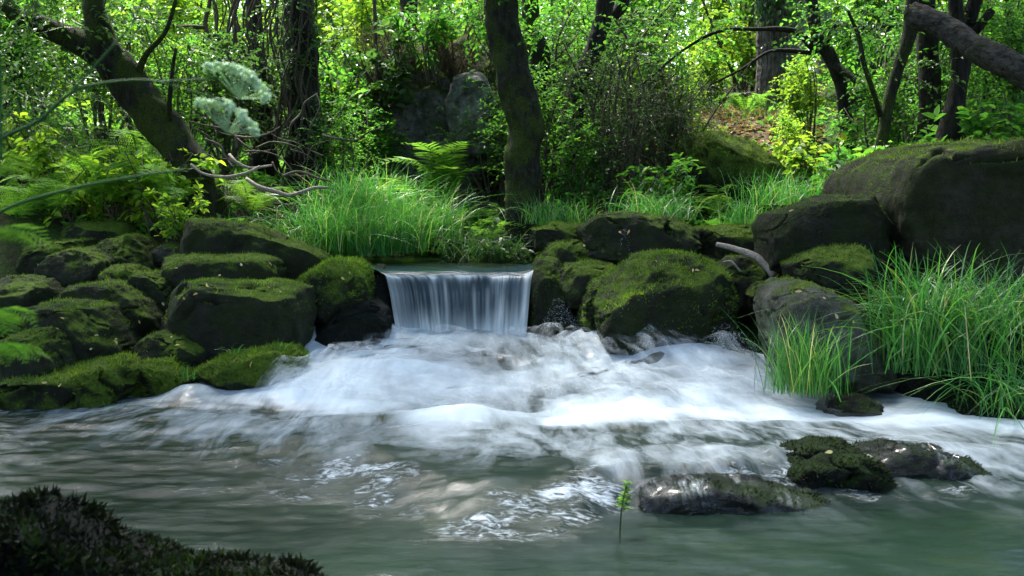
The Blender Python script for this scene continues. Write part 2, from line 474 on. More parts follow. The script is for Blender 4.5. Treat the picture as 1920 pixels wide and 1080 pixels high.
# ------------------------------------------------------------------ water
def build_stream():
    xs = np.arange(-5.2, 5.21, .022); ys = np.arange(1.2, 9.0, .022)
    X, Y = np.meshgrid(xs, ys)
    # low step across the stream in front of the wet rocks
    yst = np.interp(X, [-1.6, -.7, -.45, -.1, .2, .45, 1.0, 1.25, 1.7, 2.3, 4], [5.2, 4.75, 4.55, 4.25, 4.3, 4.55, 4.62, 4.72, 4.80, 4.82, 4.85])
    wst = np.interp(X, [-2.2, -.9, -.5, .3, .5, 1.1, 1.4, 2, 3], [1.0, .5, .30, .26, .14, .14, .26, .3, .4])
    S = sst(-1, 1, (Y - yst) / wst)
    Z = MID_Z * S
    step = np.exp(-((Y - yst + .02) / (wst * 1.0)) ** 2) * sst(-1.5, -.5, X) * sst(2.7, 1.6, X)
    fx, fy = -.46, 8.9
    dx, dy = X - fx, Y - fy
    r = np.hypot(dx, dy); a = np.arctan2(dx * (.35 + .65 * dx * dx / (dx * dx + .5)), .6 - dy)
    near = np.interp(X, [-4.5, -2.6, -2.17, -1.7, -.85, -.3, .2, .9, 1.5, 2.45, 4.5], [6.6, 6.35, 6.2, 6.0, 5.72, 5.5, 5.46, 5.62, 5.66, 5.2, 4.6])
    wob = fbm(np.stack([X * 1.6, Y * 1.6, 0 * X], -1), 3, 11)
    band = sst(-.16, .42, Y - near + .30 * wob)
    side_l = sst(-2.75, -2.2, X)
    band = band * side_l
    # silky humps
    lob = fbm(np.stack([a * 2.2, r * .9, 0 * r], -1), 3, 21)
    lob2 = fbm(np.stack([a * 6.0 + .5 * lob, r * 1.3, 0 * r + 3], -1), 3, 31)
    turb = band * (.06 * lob + .03 * lob2) * (1 - .75 * sst(7.6, 8.4, Y))
    hump = np.zeros_like(X)
    for px, py, d, sx, sy, h in [(600, 655, 8.0, .18, .25, .14), (690, 640, 8.3, .22, .25, .14), (870, 640, 8.3, .75, .5, .085), (490, 720, 6.9, .22, .25, .09),
                                 (420, 735, 6.6, .2, .2, .06), (960, 690, 7.6, .35, .3, .09), (1110, 690, 7.5, .3, .3, .08), (1300, 690, 7.2, .45, .35, .15), (1120, 660, 7.9, .35, .3, .12), (1430, 720, 6.8, .25, .25, .08),
                                 (760, 720, 7.0, .3, .25, .06), (1180, 760, 6.4, .5, .25, .05), (340, 750, 6.4, .16, .18, .07), (860, 785, 5.85, .4, .16, .06)]:
        c = W(px, py, d)
        hump += h * np.exp(-((X - c[0]) / sx) ** 2 - ((Y - c[1]) / sy) ** 2)
    Z = Z + turb + hump * band
    # current waves everywhere
    p = np.stack([X * 1.3 + .4 * wob, Y * 3.2, 0 * X], -1)
    Z = Z + (.016 * fbm(p, 4, 41) + .010 * fbm(np.stack([X * 5, Y * 11, 0 * X], -1), 3, 43)) * (.55 + .45 * S)
    Z = Z + step * .013 * fbm(np.stack([X * 9, Y * 7, 0 * X], -1), 3, 47)
    film = .045 * np.exp(-((Y - 4.86) / .22) ** 2) * sst(.25, .55, X) * sst(1.5, 1.15, X) + .02 * np.exp(-((Y - 5.1) / .16) ** 2) * sst(1.6, 1.85, X) * sst(2.35, 2.1, X)
    Z = Z + film * (.8 + .5 * fbm(np.stack([X * 6, Y * 4, 0 * X], -1), 3, 49))
    # rise toward fall foot
    Z = Z + .05 * sst(7.2, 8.6, Y) + band * .06 * sst(5.9, 7.2, Y)
    lob3 = fbm(np.stack([a * 11 + 1.2 * lob, r * 2.2 + lob2, 0 * r + 8], -1), 4, 37)
    foam = band * np.clip(.60 + .55 * lob + .40 * lob2 + .22 * lob3 - .10 * sst(7.0, 8.2, Y), .10, 1.0)
    front = np.exp(-((Y - near - .28) / .26) ** 2) * sst(-1.4, -.5, X)
    foam = np.clip(foam + .22 * front * band, 0, 1)
    foam = np.maximum(foam, sst(8.05, 8.6, Y) * .62)
    # thin streaks drifting off the front of the foam
    drift = sst(.9, 0, near - Y) * (1 - band) * .16 + .04 * sst(2.6, .2, near - Y) 
    foam = np.maximum(foam, drift * sst(-5, -2, X))
    foam = np.maximum(foam, sst(1.4, 2.2, X) * sst(4.4, 5.1, Y) * .30)
    chop = np.clip(step * (.55 + .9 * np.maximum(fbm(np.stack([X * 2.2, Y * 2.2, 0 * X], -1), 3, 53), -.4)), 0, 1)
    for px, py, d, sx, sy, h in [(675, 910, 4.66, .16, .17, .9), (920, 990, 4.1, .26, .16, .8), (770, 800, 5.6, .32, .14, .75), (1050, 990, 4.12, .2, .1, .6),
                                 (520, 880, 5.0, .16, .10, .5), (1130, 905, 4.7, .2, .12, .7), (300, 758, 6.35, .1, .06, .9), (1200, 870, 4.95, .3, .1, .45)]:
        c = W(px, py, d)
        chop = np.maximum(chop, h * np.exp(-((X - c[0]) / sx) ** 2 - ((Y - c[1]) / sy) ** 2))
    chop = chop * (.45 + .75 * sst(-.5, .4, fbm(np.stack([X * 5, Y * 8, 0 * X], -1), 3, 57)))
    chop = np.maximum(chop, .25 * sst(.7, 0, near - Y) * sst(-1.6, -.8, X) * (1 - band))
    chop = np.maximum(chop, film * 11)
    foam = np.maximum(foam, film * 7)
    u = r; v = a * 2.4
    # away from the fall the current runs across to the right
    global stream_z
    def stream_z(x, y):
        i = np.clip((y - ys[0]) / .022, 0, len(ys) - 1.001); j = np.clip((x - xs[0]) / .022, 0, len(xs) - 1.001)
        i0, j0 = i.astype(int), j.astype(int); a_, b_ = i - i0, j - j0
        return (Z[i0, j0] * (1 - b_) + Z[i0, j0 + 1] * b_) * (1 - a_) + (Z[i0 + 1, j0] * (1 - b_) + Z[i0 + 1, j0 + 1] * b_) * a_
    me = mesh('stream', np.stack([X, Y, Z], -1).reshape(-1, 3), grid_faces(*X.shape),
              attrs={'foam': foam.ravel(), 'chop': chop.ravel(), 'flow_u': u.ravel(), 'flow_v': v.ravel()})
    return obj('stream', me, M['water'], label='green stream water with silky white foam below the waterfall', kind='structure')
build_stream()
def mat_veil():
    m, t = nt('spray_veil')
    s1 = foam_noise(t, 1.2, 4.5, 1.7, 6, 1.0)
    f = math_n(t, 'MULTIPLY', mapr(t, s1, .40, .78, 0, 1), attr(t, 'foam'), True)
    w = princ(t, (.56, .62, .66), .7, spec=.1)
    tl = N(t, 'BsdfTranslucent'); tl.inputs[0].default_value = (.66, .72, .76, 1)
    m1 = N(t, 'MixShader'); m1.inputs[0].default_value = .5
    t.links.new(w.outputs[0], m1.inputs[1]); t.links.new(tl.outputs[0], m1.inputs[2])
    tr = N(t, 'BsdfTransparent')
    mx = N(t, 'MixShader'); t.links.new(f, mx.inputs[0]); t.links.new(tr.outputs[0], mx.inputs[1]); t.links.new(m1.outputs[0], mx.inputs[2])
    out(t, mx.outputs[0]); return m
M['veil'] = mat_veil()
def build_veils():
    for k, (lift, amt) in enumerate(((.03, .55), (.065, .45), (.11, .36))):
        xs = np.arange(-2.3, 2.4, .03); ys = np.arange(5.5, 8.35, .03)
        X, Y = np.meshgrid(xs, ys)
        Z0 = stream_z(X, Y)
        q = fbm(np.stack([X * 1.5 + k * 9, Y * 1.3, 0 * X], -1), 3, 130 + k)
        q2 = fbm(np.stack([X * 4.0 + k * 5, Y * 2.2, 0 * X], -1), 3, 140 + k)
        near = np.interp(X, [-2.6, -2.17, -1.7, -.85, -.3, .2, .9, 1.5, 2.45], [6.6, 6.5, 6.3, 6.0, 5.8, 5.75, 5.9, 5.95, 5.7])
        far = np.interp(X, [-2.4, -1.9, -1.5, -1.2, -1.0, .1, .3, 1.2, 1.7, 2.4], [6.2, 6.3, 6.5, 7.4, 8.2, 8.2, 8.0, 7.4, 6.9, 6.4])
        edge = sst(-.05, .5, Y - near + .2 * q) * sst(-.05, .4, far - Y + .15 * q2)
        edge = edge * sst(-2.3, -1.7, X) * sst(2.35, 1.6, X)
        Z = Z0 + lift * edge * (.6 + .9 * np.clip(q + .35, 0, 1)) + .03 * q2 * edge
        foam = edge * np.clip(amt + .5 * q + .3 * q2, 0, .8)
        dx, dy = X + .46, Y - 8.9
        u = np.hypot(dx, dy) + 3.1 * k; v = np.arctan2(dx * (.35 + .65 * dx * dx / (dx * dx + .5)), .6 - dy) * 2.4 + k
        keep = (foam.reshape(-1)[grid_faces(*X.shape)].max(1) > .002)
        obj('spray_veil', mesh('spray_veil', np.stack([X, Y, Z], -1).reshape(-1, 3), grid_faces(*X.shape)[keep],
            attrs={'foam': foam.ravel(), 'flow_u': u.ravel(), 'flow_v': v.ravel()}), M['veil'], label='thin drifting veil of white spray over the churning water', kind='stuff')
build_veils()

def build_fall():
    # upper pool
    xs = np.linspace(-2.2, .62, 130); ys = np.linspace(8.74, 11.4, 130)
    X, Y = np.meshgrid(xs, ys)
    Z = POOL_Z + .006 * fbm(np.stack([X * 2, Y * 14, 0 * X], -1), 3, 61) * sst(8.7, 9.2, Y)
    me = mesh('pool_water', np.stack([X, Y, Z], -1).reshape(-1, 3), grid_faces(*X.shape),
              attrs={'foam': 0 * X.ravel(), 'chop': 0 * X.ravel(), 'flow_u': Y.ravel(), 'flow_v': X.ravel()})
    obj('pool_water', me, M['water'], label='still dark upper pool brimming at the lip of the waterfall', kind='structure')
    # the sheet: profile (distance from lip, height) swept across the lip
    prof = np.array([[8.76, POOL_Z + .001], [8.62, POOL_Z - .003], [8.48, POOL_Z - .011], [8.38, POOL_Z - .024], [8.33, POOL_Z - .045], [8.30, POOL_Z - .085],
                     [8.28, POOL_Z - .18], [8.26, POOL_Z - .33], [8.22, POOL_Z - .45], [8.08, POOL_Z - .53], [7.9, POOL_Z - .60]])
    nv, nu = 120, 260
    P = smooth_path(np.c_[prof, prof[:, :1] * 0], nv)[:, :2]
    s = np.linspace(0, 1, nv); t = np.linspace(0, 1, nu)
    T, Sg = np.meshgrid(t, s)
    xl = np.interp(s, [0, .25, .45, 1], [W(680, 490, 8.7)[0], W(692, 505, 8.4)[0], W(722, 540, 8.3)[0], W(756, 640, 8.25)[0]])
    xr = np.interp(s, [0, .25, .45, 1], [W(1003, 490, 8.78)[0], W(1003, 505, 8.6)[0], W(997, 540, 8.5)[0], W(980, 640, 8.4)[0]])
    X = xl[:, None] + (xr - xl)[:, None] * T
    Y = np.repeat(P[:, :1], nu, 1); Z = np.repeat(P[:, 1:], nu, 1)
    rib = fbm(np.stack([T * 14, Sg * .7, 0 * T], -1), 4, 71)
    rib2 = fbm(np.stack([T * 4, Sg * .5, 0 * T + 5], -1), 2, 77)
    fallm = sst(.38, .6, Sg)
    Y = Y - (.07 * rib2 + .03 * rib) * fallm - .04 * fbm(np.stack([T * 3.5, 0 * T, 0 * T + 2], -1), 3, 73)
    Z = Z + .012 * fbm(np.stack([T * 5, 0 * T, 0 * T + 7], -1), 3, 75) * sst(.05, .25, Sg) * (1 - sst(.7, 1, Sg))
    rib = rib + .5 * fbm(np.stack([T * 42, Sg * .9, 0 * T], -1), 3, 76)
    # water climbs the side stones at both ends
    edge = np.exp(-(1 - T) / .055) + .8 * np.exp(-T / .05)
    Z = Z + .035 * edge * (1 - fallm)
    Z += .004 * fbm(np.stack([T * 6, Sg * 26, 0 * T], -1), 3, 79) * (1 - fallm)
    crest_glint = np.exp(-((Sg - .43 - .025 * rib) / .055) ** 2)  # bright reflection along the bend, painted as white into the foam amount
    foam = .06 * fallm + 1.0 * crest_glint * np.clip(.75 + .9 * rib, .15, 1) + fallm * np.clip(.7 * rib - .02 + .2 * rib2, 0, .6)
    ends = np.exp(-(1 - T) / .05) + np.exp(-T / .045)
    foam = foam + .45 * ends * fallm
    for c, wd, lo in ((.22, .05, .62), (.40, .012, .4), (.60, .014, .5), (.70, .014, .5), (.30, .01, .45)):
        foam += .5 * np.exp(-((T - c) / wd) ** 2) * sst(lo, lo + .15, Sg)
    foam = foam + .8 * sst(.62, .82, Sg + .06 * rib2 + .03 * rib)
    foam = np.clip(foam, 0, 1)
    me = mesh('waterfall', np.stack([X, Y, Z], -1).reshape(-1, 3), grid_faces(nv, nu)[:, ::-1],
              attrs={'foam': foam.ravel(), 'flow_u': (Sg * 1.2).ravel(), 'flow_v': T.ravel()})
    obj('waterfall', me, M['fall'], label='small waterfall sheet pouring over the stone lip between mossy boulders', kind='structure')
build_fall()

# ------------------------------------------------------------------ boulders
def cube_sphere(n):
    l = np.tan(np.linspace(-np.pi / 4, np.pi / 4, n))
    A, B = np.meshgrid(l, l)
    o = np.ones_like(A)
    Vs, Fs = [], []
    f = grid_faces(n, n)
    for k, P in enumerate([(A, B, o), (-A, B, -o), (o, B, -A), (-o, B, A), (A, o, -B), (A, -o, B)]):
        Vs.append(np.stack(P, -1).reshape(-1, 3)); Fs.append(f + k * n * n)
    V = unit(np.concatenate(Vs)); F = np.concatenate(Fs)
    key = np.round(V * 1e5).astype(np.int64)
    _, first, inv = np.unique(key, axis=0, return_index=True, return_inverse=True)
    return V[first], inv.ravel()[F]
CS = {n: cube_sphere(n) for n in (24, 44, 64)}
def poly_radius(poly, th):
    """distance from the origin to a star-shaped polygon along each angle"""
    a = np.arctan2(poly[:, 1], poly[:, 0]); o = np.argsort(a)
    a, p = a[o], poly[o]
    a = np.concatenate([a, a[:1] + 2 * np.pi]); p = np.vstack([p, p[:1]])
    th = np.where(th < a[0], th + 2 * np.pi, th)
    k = np.clip(np.searchsorted(a, th, 'right') - 1, 0, len(a) - 2)
    p0, p1 = p[k], p[k + 1]
    dx, dz = np.cos(th), np.sin(th)
    e = p1 - p0
    den = dx * e[:, 1] - dz * e[:, 0]
    return (p0[:, 0] * e[:, 1] - p0[:, 1] * e[:, 0]) / np.where(np.abs(den) < 1e-9, 1e-9, den)
def boulder_mesh(pts, d, thick, block=.45, rough=.05, n=44, seed=0, tilt=0.0, facets=8):
    P = np.array([W(x, y, d) for x, y in pts])
    c = (P.min(0) + P.max(0)) / 2
    poly = (P - c)[:, [0, 2]] * (.965 if d < 9.5 else 1)
    D, F = CS[n]
    th = np.arctan2(D[:, 2], D[:, 0])
    ph = np.arcsin(np.clip(D[:, 1], -1, 1))
    tt = np.linspace(-np.pi, np.pi, 721)[:-1]
    rr = poly_radius(poly, tt)
    k = np.hanning(19); k /= k.sum()
    rr = np.convolve(np.r_[rr[-9:], rr, rr[:9]], k, 'valid')
    r = np.interp(th, tt, rr, period=2 * np.pi)
    cp = np.abs(np.cos(ph)) ** block; sp = np.sign(np.sin(ph)) * np.abs(np.sin(ph)) ** (block + .12)
    V = np.stack([r * cp * np.cos(th), thick * sp, r * cp * np.sin(th)], -1)
    # upper part leans back so that its top is seen
    V[:, 1] += tilt * V[:, 2]
    size = max(np.ptp(poly[:, 0]), np.ptp(poly[:, 1]))
    lo0, hi0 = V.min(0), V.max(0)
    rg = np.random.default_rng(5000 + seed)
    for k in range(facets):
        d_ = rg.normal(size=3); d_[1] = -abs(d_[1]) * .9 - .1; d_ = d_ / np.linalg.norm(d_)
        pr = V @ d_
        h_ = pr.max() * rg.uniform(.80, .96)
        over = np.maximum(pr - h_, 0)
        V = V - d_ * (over * .92)[:, None]
    lo1, hi1 = V.min(0), V.max(0)
    V = lo0 + (V - lo1) * ((hi0 - lo0) / (hi1 - lo1))
    nrm = unit(V / np.array([1, thick / size * 2 + .3, 1]))
    q = V / size
    h = fbm(q * 2.3 + seed * 7.7, 3, seed) * .75 + .45 * (1 - 2 * np.abs(fbm(q * 3.1 + seed * 3.3, 3, seed + 50))) + .30 * fbm(q * 9 + seed, 4, seed + 90)
    crack = np.abs(fbm(q * np.array([2.2, 2.2, 3.4]) + seed * 5.1, 3, seed + 70))
    h = h - 1.1 * np.exp(-(crack / .035) ** 2) * (fbm(q * 1.7 + seed, 2, seed + 77) > 0)
    V = V + nrm * (rough * size * h)[:, None]
    return V, F, c
def vert_normals(V, F):
    n = np.cross(V[F[:, 2]] - V[F[:, 0]], V[F[:, 3]] - V[F[:, 1]])
    o = np.zeros_like(V)
    for k in range(4): np.add.at(o, F[:, k], n)
    return unit(o), np.linalg.norm(n, axis=1) * .5, unit(n)
def tufts(V, F, count, length, rng, thr=.35, soft=.4, lean=.5, width=.3, seed=0, flow=None, hang=0.0):
    """short moss blades on the upward faces of a stone"""
    vn, ar, fn = vert_normals(V, F)
    w = ar * sst(thr - soft, thr + soft, fn[:, 2] + .55 * fbm(V[F[:, 0]] * 3.5 + seed, 3, seed + 7))
    if w.sum() <= 0: return None
    f = rng.choice(len(F), count, p=w / w.sum())
    a, b = rng.random(count)[:, None], rng.random(count)[:, None]
    q = F[f]
    pos = (V[q[:, 0]] * (1 - a) + V[q[:, 1]] * a) * (1 - b) + (V[q[:, 3]] * (1 - a) + V[q[:, 2]] * a) * b
    nn = fn[f]
    ax = unit(nn + rng.normal(0, lean, (count, 3)) + np.array([0, 0, .25 - hang]) + (0 if flow is None else np.asarray(flow)))
    L = length * rng.uniform(.5, 1.3, count) * (.7 + .6 * sst(-.3, .5, fbm(pos * 9 + seed, 2, seed + 3)))
    sd = unit(np.cross(ax, rng.normal(size=(count, 3))))
    patch = fbm(pos * 5 + seed, 3, seed + 17)
    va = np.clip(.30 + .28 * fn[f][:, 2] + .5 * patch + rng.normal(0, .16, count), 0, 1)
    Vv = np.stack([pos - sd * (L * width * .5)[:, None] - nn * .004, pos + sd * (L * width * .5)[:, None] - nn * .004, pos + ax * L[:, None]], 1).reshape(-1, 3)
    return Vv, np.arange(count * 3).reshape(-1, 3), np.repeat(va, 3)
ROCK_N = [0]
def boulder(label, pts, d, thick, mat='rock', moss=.2, block=.38, rough=.045, n=44, tilt=.15, tuft=2200, tl=.018, tthr=.35, tint=0.0, name='boulder', tmat='moss', facets=8, **kw):
    ROCK_N[0] += 1
    sd = ROCK_N[0]
    V, F, c = boulder_mesh(pts, d, thick, block, rough, n, sd, tilt, facets)
    o = obj(name, mesh(name, V, F), M[mat], loc=c, label=label, cat='rock' if name != 'boulder' else 'boulder', moss_level=moss)
    if tuft:
        r = tufts(V, F, tuft, tl, np.random.default_rng(100 + sd), thr=tthr, seed=sd, **kw)
        if r: obj('moss', mesh('moss', r[0], r[1], r[2], smooth=False), M[tmat], parent=o, kind='stuff', tint=tint)
    return o
B = boulder
# left bank
B('long mossy boulder sloping down to the right below the grey roots', [(338,440),(350,415),(375,407),(420,412),(480,425),(540,447),(600,470),(628,490),(610,520),(560,545),(500,530),(420,515),(350,500),(335,465)], 8.45, .34, moss=.1, facets=3, tthr=.5)
B('flat rectangular mossy slab lying above the blocky boulder', [(297,487),(310,480),(400,477),(500,478),(522,485),(533,510),(535,550),(500,570),(400,570),(310,560),(297,530)], 8.05, .36, moss=.3, block=.25, tthr=.25)
B('big blocky boulder with a bright moss cap on its right corner', [(316,600),(335,550),(355,528),(400,525),(470,527),(540,530),(572,543),(580,580),(576,640),(555,670),(480,680),(380,675),(322,655)], 7.4, .45, moss=.0, block=.25, tuft=3600, tthr=.5, tint=.35)
B('rounded bright green mossy boulder at the left edge of the waterfall', [(560,530),(590,500),(630,485),(670,488),(692,510),(699,545),(690,590),(650,615),(590,610),(563,570)], 8.2, .38, moss=.6, tuft=5000, tthr=.0, tl=.026, tint=.5)
B('black wet rock at the left foot of the waterfall', [(570,610),(640,568),(700,562),(728,580),(738,620),(735,670),(660,690),(575,680)], 8.05, .3, 'rock_wet', moss=-.6, tuft=0)
B('narrow black stone jammed between the bright mossy boulder and the fall', [(680,520),(690,496),(718,500),(732,540),(742,600),(745,670),(690,680),(675,600)], 8.5, .22, 'rock_wet', moss=-.3, block=.3, tuft=300)
B('rounded dark mossy boulder left of the blocky capped boulder', [(128,555),(145,535),(190,528),(240,532),(285,560),(310,590),(320,630),(300,670),(240,680),(170,660),(135,600)], 7.55, .42, moss=-.1, tthr=.5)
B('small oval mossy boulder wedged behind the rounded dark one', [(248,525),(265,510),(300,508),(340,520),(358,535),(350,575),(320,600),(270,590),(250,550)], 7.9, .3, moss=.0, tuft=1200, tthr=.5)
B('large tilted block with a yellowish mossy face near the left edge', [(45,590),(85,568),(140,565),(195,575),(220,605),(245,650),(253,695),(230,725),(150,720),(80,690),(45,630)], 6.95, .42, moss=.05, block=.3, tthr=.5)
B('dark boulder with leafy moss on top, lowest at the left edge', [(15,645),(50,607),(90,603),(130,630),(160,660),(170,700),(150,725),(60,730),(15,710)], 6.6, .35, moss=.0, tthr=.5)
B('small dark half sunk stone beneath the blocky capped boulder', [(258,660),(275,628),(310,618),(350,628),(390,655),(402,690),(350,710),(280,705)], 7.0, .3, moss=.0, tuft=900)
B('low flat moss covered stone with grass sprigs at the foam', [(365,705),(400,675),(450,662),(510,652),(550,658),(568,682),(558,712),(480,725),(400,730)], 6.75, .3, moss=.9, tuft=4200, tthr=0, tl=.024)
B('small mossy stone between the two low flat stones at the water', [(248,700),(280,673),(320,670),(345,690),(378,708),(370,735),(290,740),(250,730)], 6.68, .26, moss=.8, tuft=2600, tthr=0, tl=.022)
B('wide low lumpy moss covered stone at the left water edge', [(-20,725),(60,697),(130,690),(200,677),(240,687),(260,718),(255,750),(200,772),(80,776),(-20,770)], 6.42, .34, moss=.8, tuft=4600, tthr=-.1, tl=.024, rough=.07)
B('upper left block with a yellow mossy top under the bracken', [(50,485),(58,458),(120,450),(172,447),(180,480),(175,530),(55,530)], 8.6, .35, moss=.35, block=.3, tuft=1400)
B('dark pointed block in front of the yellow topped one', [(88,505),(110,477),(150,463),(180,466),(215,485),(222,508),(200,550),(130,560),(90,540)], 8.2, .33, moss=-.1, tuft=1200, tthr=.55)
B('peaked mossy boulder left of the flat slab', [(180,475),(215,447),(258,440),(285,463),(302,497),(290,530),(220,530),(185,505)], 8.55, .36, moss=.1, tuft=1600, tthr=.45)
B('half hidden boulder at the back of the left pile under leaves', [(98,445),(130,420),(200,412),(240,420),(260,447),(230,480),(120,480)], 9.1, .35, moss=.2, tuft=1000)
B('small mossy wedge stone between the dark pointed block and oval boulder', [(186,520),(220,496),(255,498),(282,516),(275,555),(210,560)], 8.0, .25, moss=.3, tuft=700)
B('small grey flat stone left of the long sloping boulder', [(283,475),(310,456),(350,458),(380,480),(360,505),(300,505)], 8.7, .25, 'rock_bare', moss=-.1, tuft=400)
B('stone added to fill the dark gap behind the left edge block', [(-40,560),(20,520),(90,525),(140,560),(130,610),(40,625),(-40,610)], 7.7, .4, moss=-.1, tuft=900)  # added filler for the dark gap in the left pile
# right bank
B('mossy top stone of the wall right of the waterfall lip', [(998,430),(1040,418),(1095,421),(1102,447),(1060,470),(1003,468)], 9.0, .33, moss=.4, block=.3, tuft=1300)
B('rounded mossy stone second from top of the wall beside the fall', [(1000,490),(1030,457),(1075,445),(1120,450),(1154,467),(1158,510),(1100,550),(1005,550)], 8.8, .35, moss=.5, tuft=2200)
B('dark upright mossy stone forming the right side of the waterfall', [(994,520),(1008,482),(1050,484),(1066,540),(1064,610),(1052,680),(1004,690),(994,640),(993,570)], 8.5, .34, moss=.15, block=.35, tuft=2000, tthr=.1)
B('long black flat boulder lying behind the wall and mossy boulder', [(1080,430),(1120,403),(1200,402),(1280,405),(1303,425),(1310,465),(1290,500),(1180,500),(1090,480)], 8.75, .42, moss=-.1, block=.32, tuft=1600)
B('square mossy stone between the fall wall and big mossy boulder', [(1043,520),(1058,493),(1110,488),(1158,494),(1167,525),(1155,575),(1060,575)], 8.35, .3, moss=.3, block=.3, tuft=1300)
B('big mossy boulder with bright moss running down its left side', [(1112,565),(1135,530),(1165,500),(1195,476),(1240,470),(1320,478),(1362,495),(1371,540),(1366,610),(1345,670),(1250,690),(1160,680),(1116,630)], 7.7, .5, moss=.15, n=64, tuft=6500, tthr=.2, tl=.024, tint=.25)
B('narrow dripping mossy stone leaning on the big mossy boulder', [(1092,560),(1108,522),(1130,514),(1152,532),(1152,580),(1140,660),(1095,665),(1086,600)], 8.05, .26, moss=.45, tuft=1800, tthr=.0, tint=.2)
B('dark stone under the driftwood stick right of the big boulder', [(1343,505),(1370,480),(1405,481),(1440,505),(1447,570),(1400,600),(1350,585)], 8.05, .32, moss=-.05, tuft=900)
B('small dark stone tucked below the end of the driftwood stick', [(1393,550),(1420,522),(1447,536),(1452,590),(1410,612)], 7.75, .24, moss=.2, tuft=600)
B('low green mossy block behind the driftwood stick', [(1296,445),(1310,426),(1370,421),(1428,424),(1434,480),(1350,495),(1298,485)], 8.85, .33, moss=.5, block=.3, tuft=1700)
B('dark brown square block leaning against the giant boulder', [(1422,425),(1432,400),(1500,384),(1540,371),(1615,369),(1640,388),(1652,430),(1652,520),(1560,545),(1428,525)], 7.9, .4, moss=-.35, block=.15, n=64, tuft=1400, tthr=.55, tilt=0.0)
B('giant dark boulder with a mossy rim at the right edge', [(1600,350),(1615,317),(1640,296),(1700,276),(1770,266),(1860,260),(1960,262),(2080,300),(2130,420),(2080,600),(1900,660),(1730,620),(1640,520),(1600,430)], 8.4, 1.0, 'rock_giant', moss=-.25, block=.10, n=64, rough=.045, facets=0, tuft=6000, tthr=.65, tl=.026, tilt=-.06, tint=.3)
B('yellowish mossy wedge stone below the dark square block', [(1470,495),(1500,476),(1560,462),(1610,459),(1627,480),(1622,530),(1560,560),(1485,545)], 7.35, .32, moss=.35, tuft=1500)
B('slanted slab with bare grey right face behind the grass tuft', [(1430,580),(1440,537),(1465,520),(1500,525),(1560,550),(1640,590),(1662,615),(1670,650),(1668,720),(1560,730),(1450,710),(1430,640)], 6.75, .36, 'rock_bare', moss=-.15, block=.33, n=64, tuft=1600, tthr=.5, tilt=.35)
B('small grey green stone between the slanted slab and tall sedge', [(1622,575),(1640,548),(1668,550),(1677,605),(1640,630)], 7.05, .22, moss=.1, tuft=500)
B('bank stone painted black for the shadow under the tall right sedge', [(1640,650),(1700,605),(1800,595),(1970,590),(1990,780),(1900,805),(1700,795),(1645,740)], 6.65, .5, 'rock_wet', moss=-.5, tuft=0)  # stands in for the sedge shadow; the shade is in its black colour
B('small black wet stone at the right water edge', [(1525,778),(1560,750),(1610,742),(1650,755),(1665,785),(1600,800)], 6.1, .2, 'rock_wet', moss=-.3, tuft=300, tl=.012)
B('low dark stone at the waterline under the right edge grass', [(1745,785),(1800,752),(1870,745),(1980,742),(1990,810),(1850,815)], 6.05, .28, 'rock_wet', moss=-.1, tuft=900)
B('wet dark boulder foot behind the splashing spray', [(1130,700),(1180,655),(1290,640),(1390,645),(1440,690),(1400,730),(1200,735)], 7.35, .35, 'rock_wet', moss=-.4, tuft=0)
# in the stream
kw = dict(name='stream_rock', mat='rock_wet', tmat='weed', lean=.5, width=.42)
B('wide dark weed covered rock with water sliding over it', [(1120,960),(1150,908),(1240,884),(1380,888),(1510,912),(1590,938),(1640,965),(1560,1000),(1300,1020),(1180,1010)], 4.65, .30, moss=-.2, tuft=5200, tl=.016, tthr=-.1, rough=.05, facets=3, flow=(.2, -.9, -.7), **kw)
B('green topped weedy rock rising from the rapids at right', [(1425,880),(1470,848),(1540,834),(1600,838),(1640,864),(1665,895),(1640,945),(1540,965),(1455,935)], 4.9, .26, moss=.2, tuft=4600, tl=.017, tthr=-.1, rough=.05, facets=3, flow=(.2, -.8, -.5), tint=.4, **kw)
B('long low weedy rock reaching toward the right edge of the rapids', [(1580,852),(1680,832),(1780,846),(1860,870),(1910,896),(1860,930),(1780,960),(1660,955),(1595,910)], 5.0, .24, moss=-.1, tuft=3600, tl=.015, tthr=-.1, rough=.05, facets=3, flow=(.5, -.7, -.5), **kw)
B('dark ragged weed covered rock in the bottom left corner', [(-60,962),(40,955),(100,970),(160,1002),(230,1026),(320,1060),(400,1082),(470,1082),(530,1070),(580,1095),(630,1150),(300,1230),(-60,1230)], 3.1, .2, moss=-.3, n=64, tuft=11000, tl=.028, tthr=-.4, rough=.07, facets=4, **{**kw, 'lean': 1.3, 'width': .6})
B('little stone awash in the foam at the left bank', [(265,778),(290,753),(318,750),(335,772),(300,785)], 6.3, .12, moss=-.4, tuft=200, tl=.01, **kw)

# thin sheets of water sliding over the two dark rocks
def mat_film():
    m, t = nt('water_film')
    c = N(t, 'CombineXYZ')
    t.links.new(attr(t, 'flow_u'), c.inputs[0]); t.links.new(attr(t, 'flow_v'), c.inputs[1])
    n = tex_noise(t, 1.0, 6, .65, c.outputs[0], dist=.8)
    f = math_n(t, 'MULTIPLY', mapr(t, n, .42, .78, 0, 1), attr(t, 'foam'), True)
    w = princ(t, (.6, .66, .7), .35, spec=.4)
    tr = N(t, 'BsdfTransparent')
    gl = N(t, 'BsdfGlossy'); gl.inputs['Roughness'].default_value = .2
    m0 = N(t, 'MixShader'); m0.inputs[0].default_value = .02
    t.links.new(tr.outputs[0], m0.inputs[1]); t.links.new(gl.outputs[0], m0.inputs[2])
    mx = N(t, 'MixShader'); t.links.new(f, mx.inputs[0]); t.links.new(m0.outputs[0], mx.inputs[1]); t.links.new(w.outputs[0], mx.inputs[2])
    out(t, mx.outputs[0]); return m
M['film'] = mat_film()
